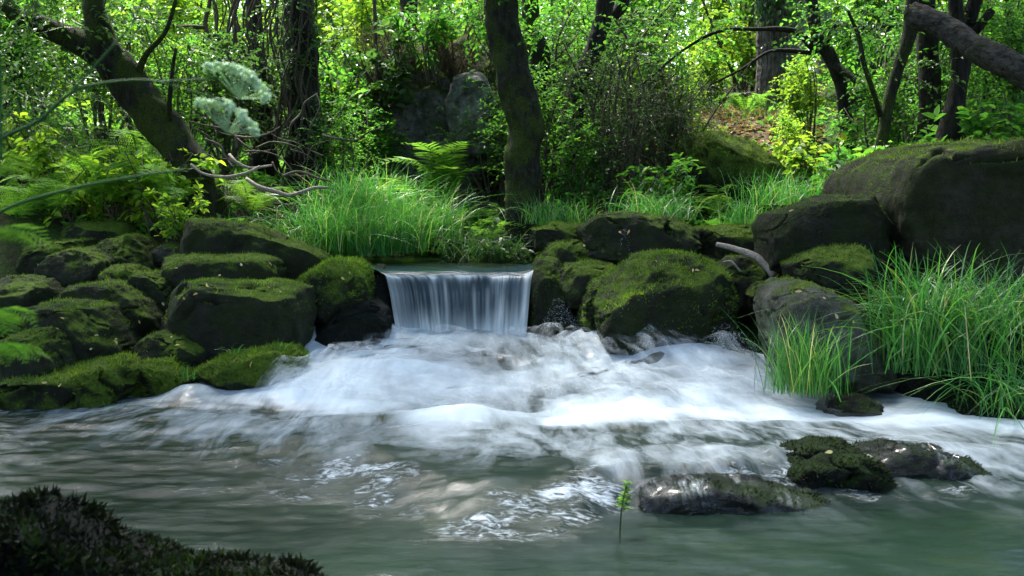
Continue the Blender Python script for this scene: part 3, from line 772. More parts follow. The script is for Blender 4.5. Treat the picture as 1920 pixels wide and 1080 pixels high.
def water_film(rock, label, seed, cut=None):
    me0 = rock.data
    V = np.zeros(len(me0.vertices) * 3); me0.vertices.foreach_get('co', V); V = V.reshape(-1, 3)
    F = np.array([p.vertices[:] for p in me0.polygons])
    vn, ar, fn = vert_normals(V, F)
    zc = V[:, 2] + rock.location[2]
    keep = (zc[F].min(1) > -.04) & (fn[:, 2] > -.3) & (fn[:, 1] < .9)
    V2 = V + vn * (.012 + .006 * fbm(V * 12, 2, seed))[:, None]
    base = fbm(V * np.array([4.0, 3.0, 3.0]) + seed, 3, seed + 3)
    top = sst(-.1, .7, vn[:, 2])
    foam = np.clip(.9 * base, 0, .45) * sst(.3, .75, vn[:, 2])
    if cut: foam = foam * sst(cut[0], cut[1], V[:, 0])
    u = V[:, 2] * 6 + V[:, 1] * 5; v = V[:, 0] * 26
    obj('water_film', mesh('water_film', V2, F[keep], attrs={'foam': foam, 'flow_u': u, 'flow_v': v}), M['film'], loc=rock.location, label=label, kind='structure')
rk = {o['label']: o for o in COL.objects if o.name.startswith('stream_rock')}
water_film(rk['wide dark weed covered rock with water sliding over it'], 'thin sheet of water sliding over the wide dark rock', 3, (.6, -.3))
water_film(rk['long low weedy rock reaching toward the right edge of the rapids'], 'thin sheet of water over the long low rock at right', 8)
# rock outcrop behind
B('big grey rock outcrop draped with brown brush behind the sedge', [(655,300),(660,200),(690,140),(760,105),(850,92),(915,110),(940,180),(945,320),(930,440),(760,450),(665,440)], 12.7, .7, 'rock_outcrop', moss=.45, block=.4, rough=.11, n=64, tuft=6000, tl=.06, tthr=.0, tilt=.15, tint=-.2)
B('pale grey bare slab at the right of the outcrop', [(838,200),(850,150),(882,132),(912,142),(930,200),(925,290),(850,295)], 12.05, .3, 'rock_pale', moss=-.2, block=.22, tuft=0)
B('mossy mound beside the leaf strewn path', [(1270,310),(1290,262),(1330,248),(1390,262),(1440,295),(1475,350),(1470,430),(1290,430)], 11.2, .6, 'rock', moss=1.0, tuft=5500, tl=.03, tthr=-.2, tint=.1)

# ------------------------------------------------------------------ trees
def wpath(pts, n):
    """[(px, py, depth, width in photo px)] -> smooth centre line and radii"""
    A = np.array([[*W(x, y, d), w * .5 * d / FPX] for x, y, d, w in pts])
    Q = smooth_path(A, n)
    return Q[:, :3], np.maximum(Q[:, 3], .002)
def bark_disp(seed, amp=.10, furrow=0.0, moss=0.0):
    def f(P, th, s, rad):
        q = P.reshape(-1, 3)
        h = amp * fbm(q * 4.5, 3, seed) + amp * .5 * fbm(q * np.array([14, 14, 5]), 3, seed + 5)
        h = h.reshape(P.shape[:2])
        if furrow:
            g = fbm(np.stack([np.cos(th)[None] * 4.2 + 0 * P[..., 0], np.sin(th)[None] * 4.2 + 0 * P[..., 0], P[..., 2] * 2.6], -1).reshape(-1, 3), 3, seed + 9).reshape(P.shape[:2])
            h = h + furrow * (np.minimum(np.abs(g) * 3.2, 1) - .7)
        return h * rad[:, None]
    return f
TREE_N = [0]
def tree(name, label, pts, bark='bark', extend=4.0, branches=(), n=80, sides=32, amp=.15, furrow=0.0, cat='tree', group=None, flare=.35, moss_tufts=0, tint=0):
    """pts from base to top; the trunk is carried on above the frame by 'extend' metres"""
    TREE_N[0] += 1; sd = 300 + TREE_N[0]
    P, r = wpath(pts, n); r = r * .87
    base = P[0].copy()
    g = gz(base[0], base[1]) - .15
    if g < base[2]:
        down = np.array([[base[0] + (base[0] - P[3][0]) * .3, base[1], g]])
        P = np.vstack([down, P]); r = np.r_[r[0] * 1.25, r]
        base = down[0]
    if extend:
        dirv = unit(P[-1] - P[-6]); dirv = unit(dirv + np.array([0, 0, .5]))
        k = np.linspace(.15, 1, 8)[:, None]
        P = np.vstack([P, P[-1] + dirv * extend * k]); r = np.r_[r, r[-1] * (1 - .65 * k[:, 0])]
    h = P[:, 2] - P[0, 2]
    r = r * (1 + flare * np.exp(-h / .18))
    root = obj(name, None, loc=base, label=label, cat=cat, group=group)
    V, F = tube(P - base, r, sides, bark_disp(sd, amp, furrow))
    tk = obj('trunk', mesh('trunk', V, F), M[bark], parent=root)
    if moss_tufts:
        rg = np.random.default_rng(sd)
        q = F[0]
        t = tufts(V, q, moss_tufts, .018, rg, thr=-.6, soft=.6, seed=sd, lean=.6)
        obj('moss', mesh('moss', *t, smooth=False), M['moss'], parent=tk, kind='stuff', tint=tint)
    for b in branches:
        Pb, rb = wpath(b, max(12, 8 * len(b)))
        V, F = tube(Pb - base, rb, 10 if rb.max() > .02 else 6, bark_disp(sd + 40, amp))
        obj('branch', mesh('branch', V, F), M[bark], parent=root)
    return root

# crown prototypes, metres
def crown_mesh(seed, rx, ry, rz, twigs, K, leaf, far=True, wood=.005):
    rng = np.random.default_rng(seed)
    D = unit(rng.normal(size=(twigs * 3, 3)))
    rr = rng.uniform(.35, 1, (twigs * 3, 1)) ** .6
    P = D * rr
    keep = fbm(P * 2.0 + seed, 2, seed) > -.08            # gaps between the clumps
    P, D = P[keep][:twigs], D[keep][:twigs]
    P = P * np.array([rx, ry, rz]) * (1 + .25 * fbm(P * 1.5 + 9, 2, seed + 1))[:, None]
    dirs = D + rng.normal(0, .5, D.shape); dirs[:, 2] -= .2
    lv, wd = twig_leaves(P, dirs, rng.uniform(.3, .6, len(P)), K, leaf, far=far, rng=rng, wood=wood)
    return mesh('crown', *join([lv, wd]), smooth=False)
CROWN = [crown_mesh(500 + i, 2.4, 2.2, 1.5, 420, 22, .085) for i in range(3)]
def crown(root, off, k=0, scale=1.0, rz=0.0, mat='leaf', tint=0.0, sz=1.0):
    me = CROWN[k] if mat == 'leaf' else crown_variant(k, mat)
    o = obj('crown', me, M[mat], parent=root, loc=off, kind='stuff', tint=tint)
    o.rotation_euler = (0, 0, rz); o.scale = (scale, scale, scale * sz)
    return o
_cv = {}
def crown_variant(k, mat):
    if (k, mat) not in _cv:
        me = CROWN[k].copy(); me.materials.clear(); _cv[(k, mat)] = me
    return _cv[(k, mat)]
def foliage(root, spots, seed, leaf=.06, mat='leaf', K=10, L=.4, tint=0.0, name='foliage', ratio=.6, far=False, down=.2, wood=.003, n=40):
    """leafy sprays round given world points, parented to a tree: [(px, py, d, radius m, twigs)]"""
    rng = np.random.default_rng(seed)
    O, D = [], []
    base = np.array(root.location) if root is not None else np.zeros(3)
    for px, py, d, rad, m in spots:
        c = W(px, py, d) - base
        q = unit(rng.normal(size=(m, 3))) * (rng.random((m, 1)) ** .5) * rad * np.array([1.2, 1, .7])
        O.append(c + q); D.append(unit(q) + rng.normal(0, .6, (m, 3)) - np.array([0, 0, down]))
    O, D = np.concatenate(O), np.concatenate(D)
    lv, wd = twig_leaves(O, D, rng.uniform(.5, 1.2, len(O)) * L, K, leaf, ratio, far=far, rng=rng, wood=wood)
    return obj(name, mesh(name, *join([lv, wd]), smooth=False), M[mat], parent=root, kind='stuff', tint=tint)

t = tree('mossy_tree', 'thick dark tree leaning left and forking above the left boulders', [(385,400,9.6,96),(365,330,9.6,88),(320,255,9.6,84),(262,185,9.6,82),(215,120,9.6,80),(190,85,9.6,72),(180,40,9.6,50),(170,-20,9.7,46)], extend=2.5,
         branches=[[(205,110,9.6,60),(160,85,9.55,48),(100,58,9.5,38),(30,28,9.4,30),(-60,-20,9.3,26)], [(250,180,9.6,14),(270,110,9.5,12),(310,60,9.4,9),(330,0,9.4,7)],
                   [(320,250,9.6,10),(318,190,9.3,9),(325,120,9.2,7),(330,90,9.2,5)]], moss_tufts=2500, tint=-.2)
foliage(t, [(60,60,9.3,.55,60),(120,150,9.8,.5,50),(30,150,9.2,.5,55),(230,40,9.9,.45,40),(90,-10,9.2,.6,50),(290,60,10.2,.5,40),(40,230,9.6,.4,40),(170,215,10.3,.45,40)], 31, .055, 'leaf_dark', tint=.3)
crown(t, (-1.0, -.6, 4.6), 0, 1.0)
t = tree('vine_tree', 'upright tree trunk wrapped in hanging vines left of the sedge', [(578,330,11.2,96),(575,250,11.2,82),(568,180,11.2,72),(568,100,11.2,68),(560,40,11.2,64),(556,-20,11.2,62)], 'bark_dark', extend=4, moss_tufts=1500, tint=-.4)
rng = np.random.default_rng(41)
bs = np.array(t.location)
for k in range(12):
    x0 = 545 + rng.uniform(-30, 50); ph = rng.uniform(0, 6)
    pts = [(x0 + 12 * math.sin(ph + j * 1.1) + rng.normal(0, 5), 300 - j * 48, 10.95 + .08 * math.sin(j + ph), rng.uniform(2, 4.5)) for j in range(8)]
    P, r = wpath(pts, 36)
    obj('vine', mesh('vine', *tube(P - bs, r, 6)), M['twig'], parent=t)
foliage(t, [(560,20,11,.25,40),(590,80,11,.2,25),(545,120,11,.2,22),(585,190,11,.2,22),(560,250,10.9,.25,25)], 37, .045, 'leaf_dark', tint=.3, L=.25, name='ivy')
crown(t, (0, -1.6, 5.2), 1, 1.0, 1.0)
t = tree('mossy_tree', 'tall mossy trunk standing in the centre right of the waterfall', [(976,430,10.2,72),(980,370,10.2,70),(978,300,10.2,74),(985,240,10.2,80),(972,180,10.2,78),(956,110,10.2,76),(944,50,10.2,72),(936,-20,10.2,68)], extend=4.5, n=110, sides=36, moss_tufts=9000, tint=.05)
foliage(t, [(1040,20,10.4,.5,40),(880,0,10.6,.5,40)], 32, .05, 'leaf', tint=.2)
crown(t, (-.4, -.8, 5.2), 2, 1.1, .5)
t = tree('mossy_tree', 'slimmer trunk with a mossy bulge close behind the central trunk', [(1005,420,12.4,46),(1002,300,12.4,44),(1004,180,12.4,42),(1010,105,12.4,50),(998,60,12.4,38),(992,-20,12.4,38)], extend=4, moss_tufts=3000, tint=-.1)
crown(t, (-.8, -.3, 5.8), 0, .85, 2.0)  # unseen crown, added to keep bright sky out of the lip reflection
t = tree('alder_tree', 'dark crooked trunk leaning right beyond the central trunk', [(1062,345,12,56),(1066,270,12,52),(1078,190,12,46),(1108,110,12,42),(1126,50,12,38),(1140,-20,12,38)], 'bark_dark', extend=4,
         branches=[[(1150,30,12.3,20),(1165,10,12.3,24),(1172,-30,12.3,24)]], moss_tufts=1200, tint=-.4)
crown(t, (.8, -2.4, 6.0), 1, .9, 3.0)
t = tree('pine_tree', 'thick pine trunk with deeply furrowed bark beside the path', [(1452,245,15,92),(1450,190,15,76),(1450,120,15,68),(1448,60,15,66),(1446,-20,15,64)], 'bark_pine', extend=6, n=120, sides=72, amp=.04, furrow=.13, flare=.2)
bs = np.array(t.location)
rng = np.random.default_rng(55)
m = 900
zz = 1.35 + 1.5 * rng.random(m) ** .7; aa = rng.uniform(np.pi, 2 * np.pi, m); rr = .27 + rng.uniform(0, .06, m)
pos = np.stack([rr * np.cos(aa), rr * np.sin(aa), zz], -1)
nr = np.stack([np.cos(aa), np.sin(aa), .5 + 0 * aa], -1) + rng.normal(0, .3, (m, 3))
lv = leaves(pos, np.array([0, 0, -1.0]) + rng.normal(0, .5, (m, 3)), nr, rng.uniform(.05, .09, m), rng.uniform(.04, .07, m), rng=rng)
obj('ivy', mesh('ivy', *lv, smooth=False), M['leaf_dark'], parent=t, kind='stuff', tint=.3)
crown(t, (0, -2.5, 8.6), 2, 1.2)  # unseen crown, raised and shifted toward the stream to shade it
tree('pine_tree', 'pale trunk half hidden just right of the furrowed pine', [(1492,210,18,46),(1492,100,18,44),(1490,-20,18,42)], 'bark_pale', extend=5)
tree('alder_tree', 'grey green slender trunk right of the pine', [(1530,250,15.8,44),(1538,180,15.8,36),(1545,90,15.8,32),(1546,-20,15.8,30)], 'bark_pale', extend=4)
tree('alder_tree', 'dark trunk far behind the path in the bright clearing', [(1342,150,20,30),(1350,90,20,28),(1358,20,20,26),(1362,-20,20,26)], 'bark_dark', extend=4)
t = tree('sapling', 'thin dark crooked sapling with long bare side branches right of the pine', [(1600,330,11.5,34),(1590,260,11.5,30),(1578,170,11.5,26),(1556,105,11.5,28),(1532,70,11.5,26),(1518,-20,11.5,26)], 'bark_dark', extend=3,
     branches=[[(1530,95,11.5,16),(1500,65,11.3,13),(1470,55,11.2,11),(1420,55,11.1,8),(1350,58,11,7),(1280,95,11,5),(1205,158,11,4)],
               [(1525,100,11.5,9),(1480,95,11.3,8),(1440,98,11.3,6),(1390,130,11.3,5),(1330,160,11.3,3)],
               [(1556,118,11.5,16),(1590,140,11.3,13),(1620,165,11.2,12),(1655,205,11.2,10)],
               [(1545,90,11.5,10),(1570,45,11.2,9),(1600,52,11,8),(1650,50,11,7),(1710,48,11,5)]])
foliage(t, [(1310,30,11,.4,40),(1250,90,11.2,.4,40),(1590,40,11.2,.45,40),(1650,70,11.4,.4,35)], 33, .055, 'leaf', tint=.3)
t = tree('alder_tree', 'thin grey trunk leaning right toward the broken log', [(1648,290,9.9,28),(1658,240,9.9,26),(1672,170,9.9,24),(1690,110,9.9,26),(1705,60,9.9,28),(1712,-20,9.9,24)], 'bark', extend=2.5,
     branches=[[(1650,215,9.9,12),(1640,180,9.7,10),(1620,120,9.6,9),(1610,70,9.6,8),(1590,20,9.6,6)]], moss_tufts=800, tint=-.2)
foliage(t, [(1690,140,10.2,.35,30),(1620,30,9.8,.4,35)], 34, .05, 'leaf_dark', tint=.3)
t = tree('alder_tree', 'straight dark trunk behind the upper end of the broken log', [(1742,285,10.6,58),(1744,200,10.6,48),(1742,120,10.6,44),(1735,40,10.6,44),(1732,-20,10.6,44)], 'bark_dark', extend=4, moss_tufts=1500, tint=-.3)
crown(t, (.3, -.6, 4.9), 0, 1.0, 4.0, 'leaf_dark')
t = tree('alder_tree', 'forked trunk with two stems crossing behind the broken log', [(1768,290,10,60),(1782,240,10,52),(1798,150,10,32),(1795,90,10,30),(1790,-20,10,30)], 'bark_dark', extend=4,
     branches=[[(1790,215,10,30),(1800,150,10,30),(1812,60,10.1,30),(1835,-20,10.1,26)], [(1815,75,10.1,18),(1840,45,10,18),(1860,20,10,14)]], moss_tufts=1200, tint=-.3)
crown(t, (.8, -1.0, 4.6), 1, 1.0, 1.5, 'leaf_dark')
foliage(t, [(1840,60,10.3,.4,40),(1890,200,10.5,.45,50),(1870,120,10.6,.4,40),(1760,20,10.3,.4,30),(1830,210,10.6,.4,40)], 35, .06, 'leaf', tint=.2)
tree('alder_tree', 'thin curved dark stem in the upper right corner', [(1905,230,11,14),(1912,120,11,14),(1900,60,11,12),(1885,-20,11,12)], 'bark_dark', extend=3)
tree('alder_tree', 'mossy leaning trunk rising behind the rock outcrop', [(748,230,14.3,44),(752,150,14.3,40),(760,90,14.3,36),(765,40,14.3,36),(768,-20,14.3,36)], 'bark', extend=4, moss_tufts=800)
tree('sapling', 'pencil thin stem with bare roots left of the outcrop', [(710,200,12,14),(706,120,12,8),(703,40,12,8),(702,-20,12,8)], 'twig', extend=2)
tree('alder_tree', 'dark vine hung trunk between the leaning tree and vine wrapped trunk', [(492,270,12.5,44),(488,180,12.5,36),(480,90,12.5,34),(474,-20,12.5,32)], 'bark_dark', extend=4)
tree('sapling', 'bare twisted sapling above the pale umbel flowers', [(420,260,11.5,9),(408,140,11.5,10),(400,85,11.5,11),(385,50,11.5,11),(392,10,11.5,9),(398,-20,11.5,8)], 'twig', extend=1.5,
     branches=[[(385,52,11.5,9),(360,50,11.4,7),(330,50,11.3,5)], [(402,95,11.5,7),(425,70,11.5,5),(440,20,11.5,4)]])
rng = np.random.default_rng(77)
FAR_TRUNK = [(345,24,'above the bare twisted sapling'),(372,29,'in the bright gap right of the leaning tree'),(398,33,'in the middle of the bright gap at top left'),(428,27,'left of the vine curtain in the bright gap'),(520,31,'between the vine curtain and vine wrapped trunk'),
    (620,26,'just right of the vine wrapped trunk'),(660,32,'left of the pencil thin stem'),(725,28,'left of the mossy trunk above the outcrop'),(835,30,'above the outcrop'),(1055,29,'right of the central trunks'),(1215,27,'right of the crooked trunk'),
    (1290,33,'at the left of the path clearing'),(1385,26,'left of the furrowed pine'),(1640,30,'left of the leaning grey trunk'),(1890,28,'in the upper right corner')]
for k, (px_, y, at_) in enumerate(FAR_TRUNK):
    x = (px_ - 960) / FPX * y
    z0 = gz(x, y); h = rng.uniform(9, 13); r0 = rng.uniform(.06, .14)
    root = obj('slender_tree', None, loc=(x, y, z0 - .2), label='slender pale far trunk ' + at_, cat='tree', group='slender trunks far back')
    lean = rng.normal(0, .5, 2)
    tt = np.linspace(0, 1, 20)[:, None]
    P = np.c_[tt * lean[0] + .1 * np.sin(tt * 5), tt * lean[1], tt * h]
    obj('trunk', mesh('trunk', *tube(P, r0 * (1 - .6 * tt[:, 0]), 8)), M['bark_pale'], parent=root)
    crown(root, (lean[0], lean[1], h - .5), k % 3, rng.uniform(.8, 1.1), rng.uniform(0, 6), 'leaf_bright')

# unseen trees of the near bank and sides, added to shade stream and boulders
for k, (x, y, h, lab) in enumerate([(-3.6, -2.0, 6.0, 'unseen near bank alder on the left, added behind the camera for shade'), (.2, -4.0, 6.5, 'unseen near bank alder straight behind the camera, added for shade'),
                                    (3.8, -2.2, 6.0, 'unseen near bank alder on the right, added behind the camera for shade'), (5.6, 5.6, 5.6, 'alder overhanging the giant boulder from the right bank'),
                                    (-5.6, 6.2, 5.6, 'unseen alder overhanging the left boulders from beyond the left edge'), (4.6, 2.4, 5.2, 'unseen alder added on the right bank beside the rapids for shade'),
                                    (-4.2, 2.6, 5.2, 'unseen alder added on the left bank beside the foreground pool for shade'), (5.4, 9.2, 6.6, 'tall alder beyond the right edge reaching over the giant boulder')]):
    z0 = gz(x, y)
    root = obj('alder_tree', None, loc=(x, y, z0 - .2), label=lab, cat='tree')
    tt = np.linspace(0, 1, 24)[:, None]
    P = np.c_[tt * (-.12 * x) + .08 * np.sin(tt * 6), .1 * np.cos(tt * 5) * tt, tt * h]
    obj('trunk', mesh('trunk', *tube(P, .2 * (1 - .6 * tt[:, 0]), 16, bark_disp(700 + k))), M['bark_dark'], parent=root)
    crown(root, (-.12 * x, 0, h), k % 3, 1.35, k * 1.3, 'leaf_dark')
    crown(root, (-.12 * x + .8, .9, h - 1.6), (k + 1) % 3, .9, k * 2.1, 'leaf_dark')
    if y < 0: crown(root, (.3, -.6, h - 3.6), (k + 2) % 3, 1.1, k * 1.7, 'leaf_dark')  # extra low crown, added to block light from behind the camera

# ------------------------------------------------------------------ fallen and loose wood
root = obj('broken_log', None, loc=W(1815, 90, 8.9), label='weathered broken log slanting down from the upper right corner', cat='log')
b0 = np.array(root.location)
P, r = wpath([(1706,18,9.3,34),(1730,34,9.25,46),(1770,52,9.15,44),(1815,82,9.0,46),(1865,108,8.85,50),(1925,142,8.7,52),(2040,220,8.4,56),(2200,330,8.0,60)], 90)
V, F = tube(P - b0, r, 32, bark_disp(801, .16, .14))
obj('trunk', mesh('trunk', V, F), M['log'], parent=root)
for k, (a, b, w) in enumerate([((1712,14), (1704,8), 12), ((1716,32), (1706,36), 10), ((1708,22), (1700,26), 14)]):
    Pk, rk = wpath([(a[0] + 14, a[1] + 6, 9.28, w), (a[0], a[1], 9.3, w * .8), (b[0], b[1], 9.32, 2)], 8)
    obj('splinter', mesh('splinter', *tube(Pk - b0, rk, 6)), M['log'], parent=root)

def stick(name, label, pts, mat, cat='branch', sides=8, n=30):
    P, r = wpath(pts, n); c = P[0]
    return obj(name, mesh(name, *tube(P - c, r, sides, bark_disp(int(pts[0][0]), .1))), M[mat], loc=c, label=label, cat=cat)
stick('driftwood', 'pale bent driftwood stick resting on the dark stones at right', [(1343,458,7.95,9),(1375,466,7.9,12),(1415,480,7.8,14),(1432,495,7.75,13),(1452,517,7.7,17)], 'twig_pale')
stick('twig', 'short white curved twig below the driftwood stick', [(1356,491,7.75,3),(1372,491,7.7,4),(1388,509,7.68,4)], 'twig_pale')
stick('dead_branch', 'dark dead branch arching over the path beside the pine', [(1355,195,14.4,4),(1365,180,14.4,8),(1390,178,14.5,9),(1415,176,14.6,8)], 'twig')
# tangle of grey roots and dead branches under the leaning tree
root = obj('root_tangle', None, loc=W(480, 350, 9.5), label='tangle of pale bare roots beneath the leaning tree', cat='roots')
b0 = np.array(root.location)
rng = np.random.default_rng(81)
lines = [[(358,308,9.2,5),(380,325,9.15,5),(420,332,9.1,6),(460,325,9.1,6),(488,312,9.15,5)], [(462,335,9.2,7),(485,350,9.1,8),(520,360,9.1,8),(545,366,9.1,7),(590,352,9.15,6),(615,352,9.2,4)],
         [(430,290,9.4,6),(445,305,9.3,6),(470,315,9.3,5),(510,310,9.3,4)], [(530,330,9.3,5),(560,322,9.3,5),(600,335,9.3,4),(620,340,9.3,3)],
         [(440,255,9.5,5),(470,258,9.4,5),(505,250,9.4,4),(525,238,9.4,3)]]
for k in range(26):
    x, y = rng.uniform(380, 610), rng.uniform(250, 380); a = rng.uniform(0, 6.28); dd = rng.uniform(9.3, 10.3)
    l = [(x, y, dd, rng.uniform(2.5, 5.5))]
    for j in range(4):
        a += rng.normal(0, .6); x += 32 * math.cos(a); y += 22 * math.sin(a)
        l.append((x, y, dd + rng.normal(0, .06), l[-1][3] * .85))
    lines.append(l)
for k, l in enumerate(lines):
    P, r = wpath(l, 24)
    obj('root', mesh('root', *tube(P - b0, r, 6)), M['twig_pale' if k < 3 else 'twig'], parent=root)
# vines hanging in the gap left of the vine wrapped trunk
root = obj('vine_curtain', None, loc=W(470, 300, 11.8), label='curtain of thin hanging vines left of the vine wrapped trunk', cat='vines')
b0 = np.array(root.location)
for k in range(30):
    x = rng.uniform(395, 545); dd = rng.uniform(11.3, 12.3); ph = rng.uniform(0, 6)
    l = [(x + 14 * math.sin(ph + j * .9) + rng.normal(0, 6), -20 + j * rng.uniform(34, 44), dd, rng.uniform(2, 5)) for j in range(8)]
    P, r = wpath(l, 30)
    obj('vine', mesh('vine', *tube(P - b0, r, 5)), M['twig'], parent=root)
foliage(root, [(430,60,11.8,.4,25),(500,120,11.8,.4,25),(450,180,11.8,.35,20)], 36, .04, 'leaf', tint=.2)

# ------------------------------------------------------------------ shrubs
def shrub_mesh(seed, h, spread, stems, tw, K, leaf, ratio, L, far=False, lean=.5, bare=.3, wood=.003):
    rng = np.random.default_rng(seed)
    O, D = [], []; wood_parts = []
    for s in range(stems):
        a = rng.uniform(0, 6.28); ln = rng.uniform(.1, 1) * lean
        tip = np.array([math.cos(a) * spread * ln * 2, math.sin(a) * spread * ln * 2, h * rng.uniform(.65, 1.05)])
        b = np.array([rng.normal(0, .06), rng.normal(0, .06), -.1])
        mid = (b + tip) / 2 + np.r_[rng.normal(0, .1 * h, 2), .12 * h]
        P = smooth_path(np.array([b, mid, tip]), 14)
        wood_parts.append((*tube(P, np.linspace(.012, .004, 14) * (h ** .5), 5), .5))
        tt = rng.uniform(bare, 1, tw)
        k = tt * 13; i = np.minimum(k.astype(int), 12)
        O.append(P[i] + (P[i + 1] - P[i]) * (k - i)[:, None])
        d = unit(rng.normal(size=(tw, 3))) + np.array([math.cos(a), math.sin(a), .25]) * .4
        D.append(d)
    O, D = np.concatenate(O), np.concatenate(D)
    lv, wd = twig_leaves(O, D, rng.uniform(.5, 1.2, len(O)) * L, K, leaf, ratio, far=far, rng=rng, wood=wood, droop=.3)
    st = join(wood_parts + [wd])
    return mesh('foliage', *lv, smooth=False), mesh('stems', *st)
SHRUB = {
    'bush': [shrub_mesh(900 + i, 1.5, .55, 9, 22, 9, .072, .62, .38) for i in range(3)],
    'fine': [shrub_mesh(910 + i, 1.7, .5, 10, 30, 10, .044, .6, .34) for i in range(3)],
    'tall': [shrub_mesh(920 + i, 3.4, .8, 7, 46, 9, .095, .65, .55, bare=.2) for i in range(3)],
    'herb': [shrub_mesh(930 + i, .55, .35, 9, 7, 6, .075, .6, .16, bare=.35) for i in range(3)],
    'brush': [shrub_mesh(940 + i, 1.6, .6, 20, 34, 8, .036, .5, .5, lean=.8, bare=.05, wood=.0035) for i in range(2)],
}
_sv = {}
def shrub(kind, k, px, d, label, mat='leaf', scale=1.0, tint=0.0, group=None, dz=0.0, rz=None, name='shrub', py=None, stem='twig'):
    x = (px - 960) / FPX * d
    z = gz(x, d) if py is None else W(px, py, d)[2]
    root = obj(name, None, loc=(x, d, z + dz), label=label, cat='shrub' if name == 'shrub' else 'plant', group=group)
    root.rotation_euler = (0, 0, rz if rz is not None else (px * .37) % 6.28); root.scale = (scale,) * 3
    f, s = SHRUB[kind][k % len(SHRUB[kind])]
    key = (kind, k % len(SHRUB[kind]), mat)
    if key not in _sv:
        m2 = f.copy(); m2.materials.append(M[mat]); _sv[key] = m2
        if len(s.materials) == 0: s.materials.append(M[stem])
    obj('foliage', _sv[key], None, parent=root, kind='stuff', tint=tint)
    obj('stems', s, None, parent=root)
    return root
# far row
FAR_AT = ['beyond the left edge of the leafy branch', 'left of the upper fork of the leaning tree', 'behind the long branch of the leaning tree', 'through the fork of the leaning tree', 'just right of the leaning tree top',
          'above the pale umbel flowers', 'behind the bare twisted sapling', 'behind the hanging vine curtain', 'right behind the vine wrapped trunk', 'between the vine wrapped trunk and pencil thin stem', 'behind the mossy trunk above the outcrop',
          'above the top of the outcrop', 'left of the central mossy trunk', 'between the central trunks and crooked trunk', 'right of the dark crooked trunk', 'above the heap of dry brush', 'at the far left of the path clearing',
          'behind the dark trunk of the clearing', 'left of the furrowed pine', 'right of the furrowed pine', 'behind the leaning grey trunk', 'behind the broken log']
for k in range(22):
    px = -80 + k * 98 + 30 * math.sin(k * 2.3)
    shrub('tall', k, px, 17.0 + 4.0 * ((k * .618) % 1), 'far bright sapling seen ' + FAR_AT[k], 'leaf_bright', 1.0 + .35 * ((k * .37) % 1), .0, 'saplings in the far undergrowth')
# middle row, each told by its neighbour
for k, (kind, px, d, lab, mat, sc, ti) in enumerate([
    ('tall', 20, 12.6, 'tall leafy sapling at the left edge behind the leaning tree', 'leaf', .85, .25),
    ('bush', 90, 11.6, 'yellow green bush under the left branch of the leaning tree', 'leaf_bright', 1.0, .1),
    ('fine', 190, 11.0, 'fine leaved bush below the leaning trunk at left', 'leaf', 1.1, .2),
    ('bush', 280, 12.2, 'broad leaved bush seen through the fork of the leaning tree', 'leaf_bright', 1.25, .1),
    ('tall', 345, 14.2, 'airy sapling right of the leaning tree under the bright gap', 'leaf_bright', .9, .2),
    ('fine', 440, 13.4, 'pale fine leaved bush behind the umbel flowers', 'leaf_bright', 1.2, .2),
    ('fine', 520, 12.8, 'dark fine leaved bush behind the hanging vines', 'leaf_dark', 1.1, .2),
    ('bush', 630, 12.2, 'leafy bush between the vine wrapped trunk and the outcrop', 'leaf', 1.2, .2),
    ('tall', 650, 15.0, 'bright sapling right of the vine wrapped trunk', 'leaf_bright', .95, .1),
    ('tall', 830, 15.4, 'bright sapling above the rock outcrop', 'leaf', 1.0, .4),
    ('bush', 740, 14.8, 'leafy bush rising behind the outcrop top', 'leaf_bright', 1.2, .0),
    ('fine', 1050, 13.6, 'dense fine leaved bush between the central trunks and crooked trunk', 'leaf', 1.6, .3),
    ('tall', 1080, 15.2, 'leafy sapling behind the dark crooked trunk', 'leaf', .95, .4),
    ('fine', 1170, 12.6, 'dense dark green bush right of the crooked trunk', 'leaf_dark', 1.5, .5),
    ('bush', 1235, 13.6, 'bright bush left of the leaf strewn path', 'leaf_bright', 1.1, .1),
    ('tall', 1200, 15.6, 'tall sapling arching over the start of the path', 'leaf', .9, .4),
    ('bush', 1330, 18.2, 'sunlit bush at the top of the path', 'leaf_bright', .9, .2),
    ('bush', 1405, 17.5, 'bright bush left of the furrowed pine', 'leaf_bright', 1.1, .0),
    ('bush', 1520, 12.6, 'vivid yellow green bush at the foot of the pine', 'leaf_bright', .7, -.05),
    ('bush', 1575, 13.6, 'green bush behind the crooked sapling', 'leaf', 1.0, .3),
    ('tall', 1630, 13.8, 'leafy sapling between the crooked sapling and leaning grey trunk', 'leaf', .85, .2),
    ('bush', 1700, 11.9, 'dark leaved bush between the trunks above the giant boulder', 'leaf_dark', 1.0, .4),
    ('tall', 1790, 14.0, 'yellow green sapling behind the forked trunk', 'leaf_bright', .9, .0),
    ('bush', 1850, 11.6, 'leafy bush right of the forked trunk above the giant boulder', 'leaf', 1.1, .2),
    ('tall', 1930, 13.0, 'tall leafy sapling at the right edge', 'leaf', .9, .2)]):
    shrub(kind, k, px, d, lab, mat, sc, ti)
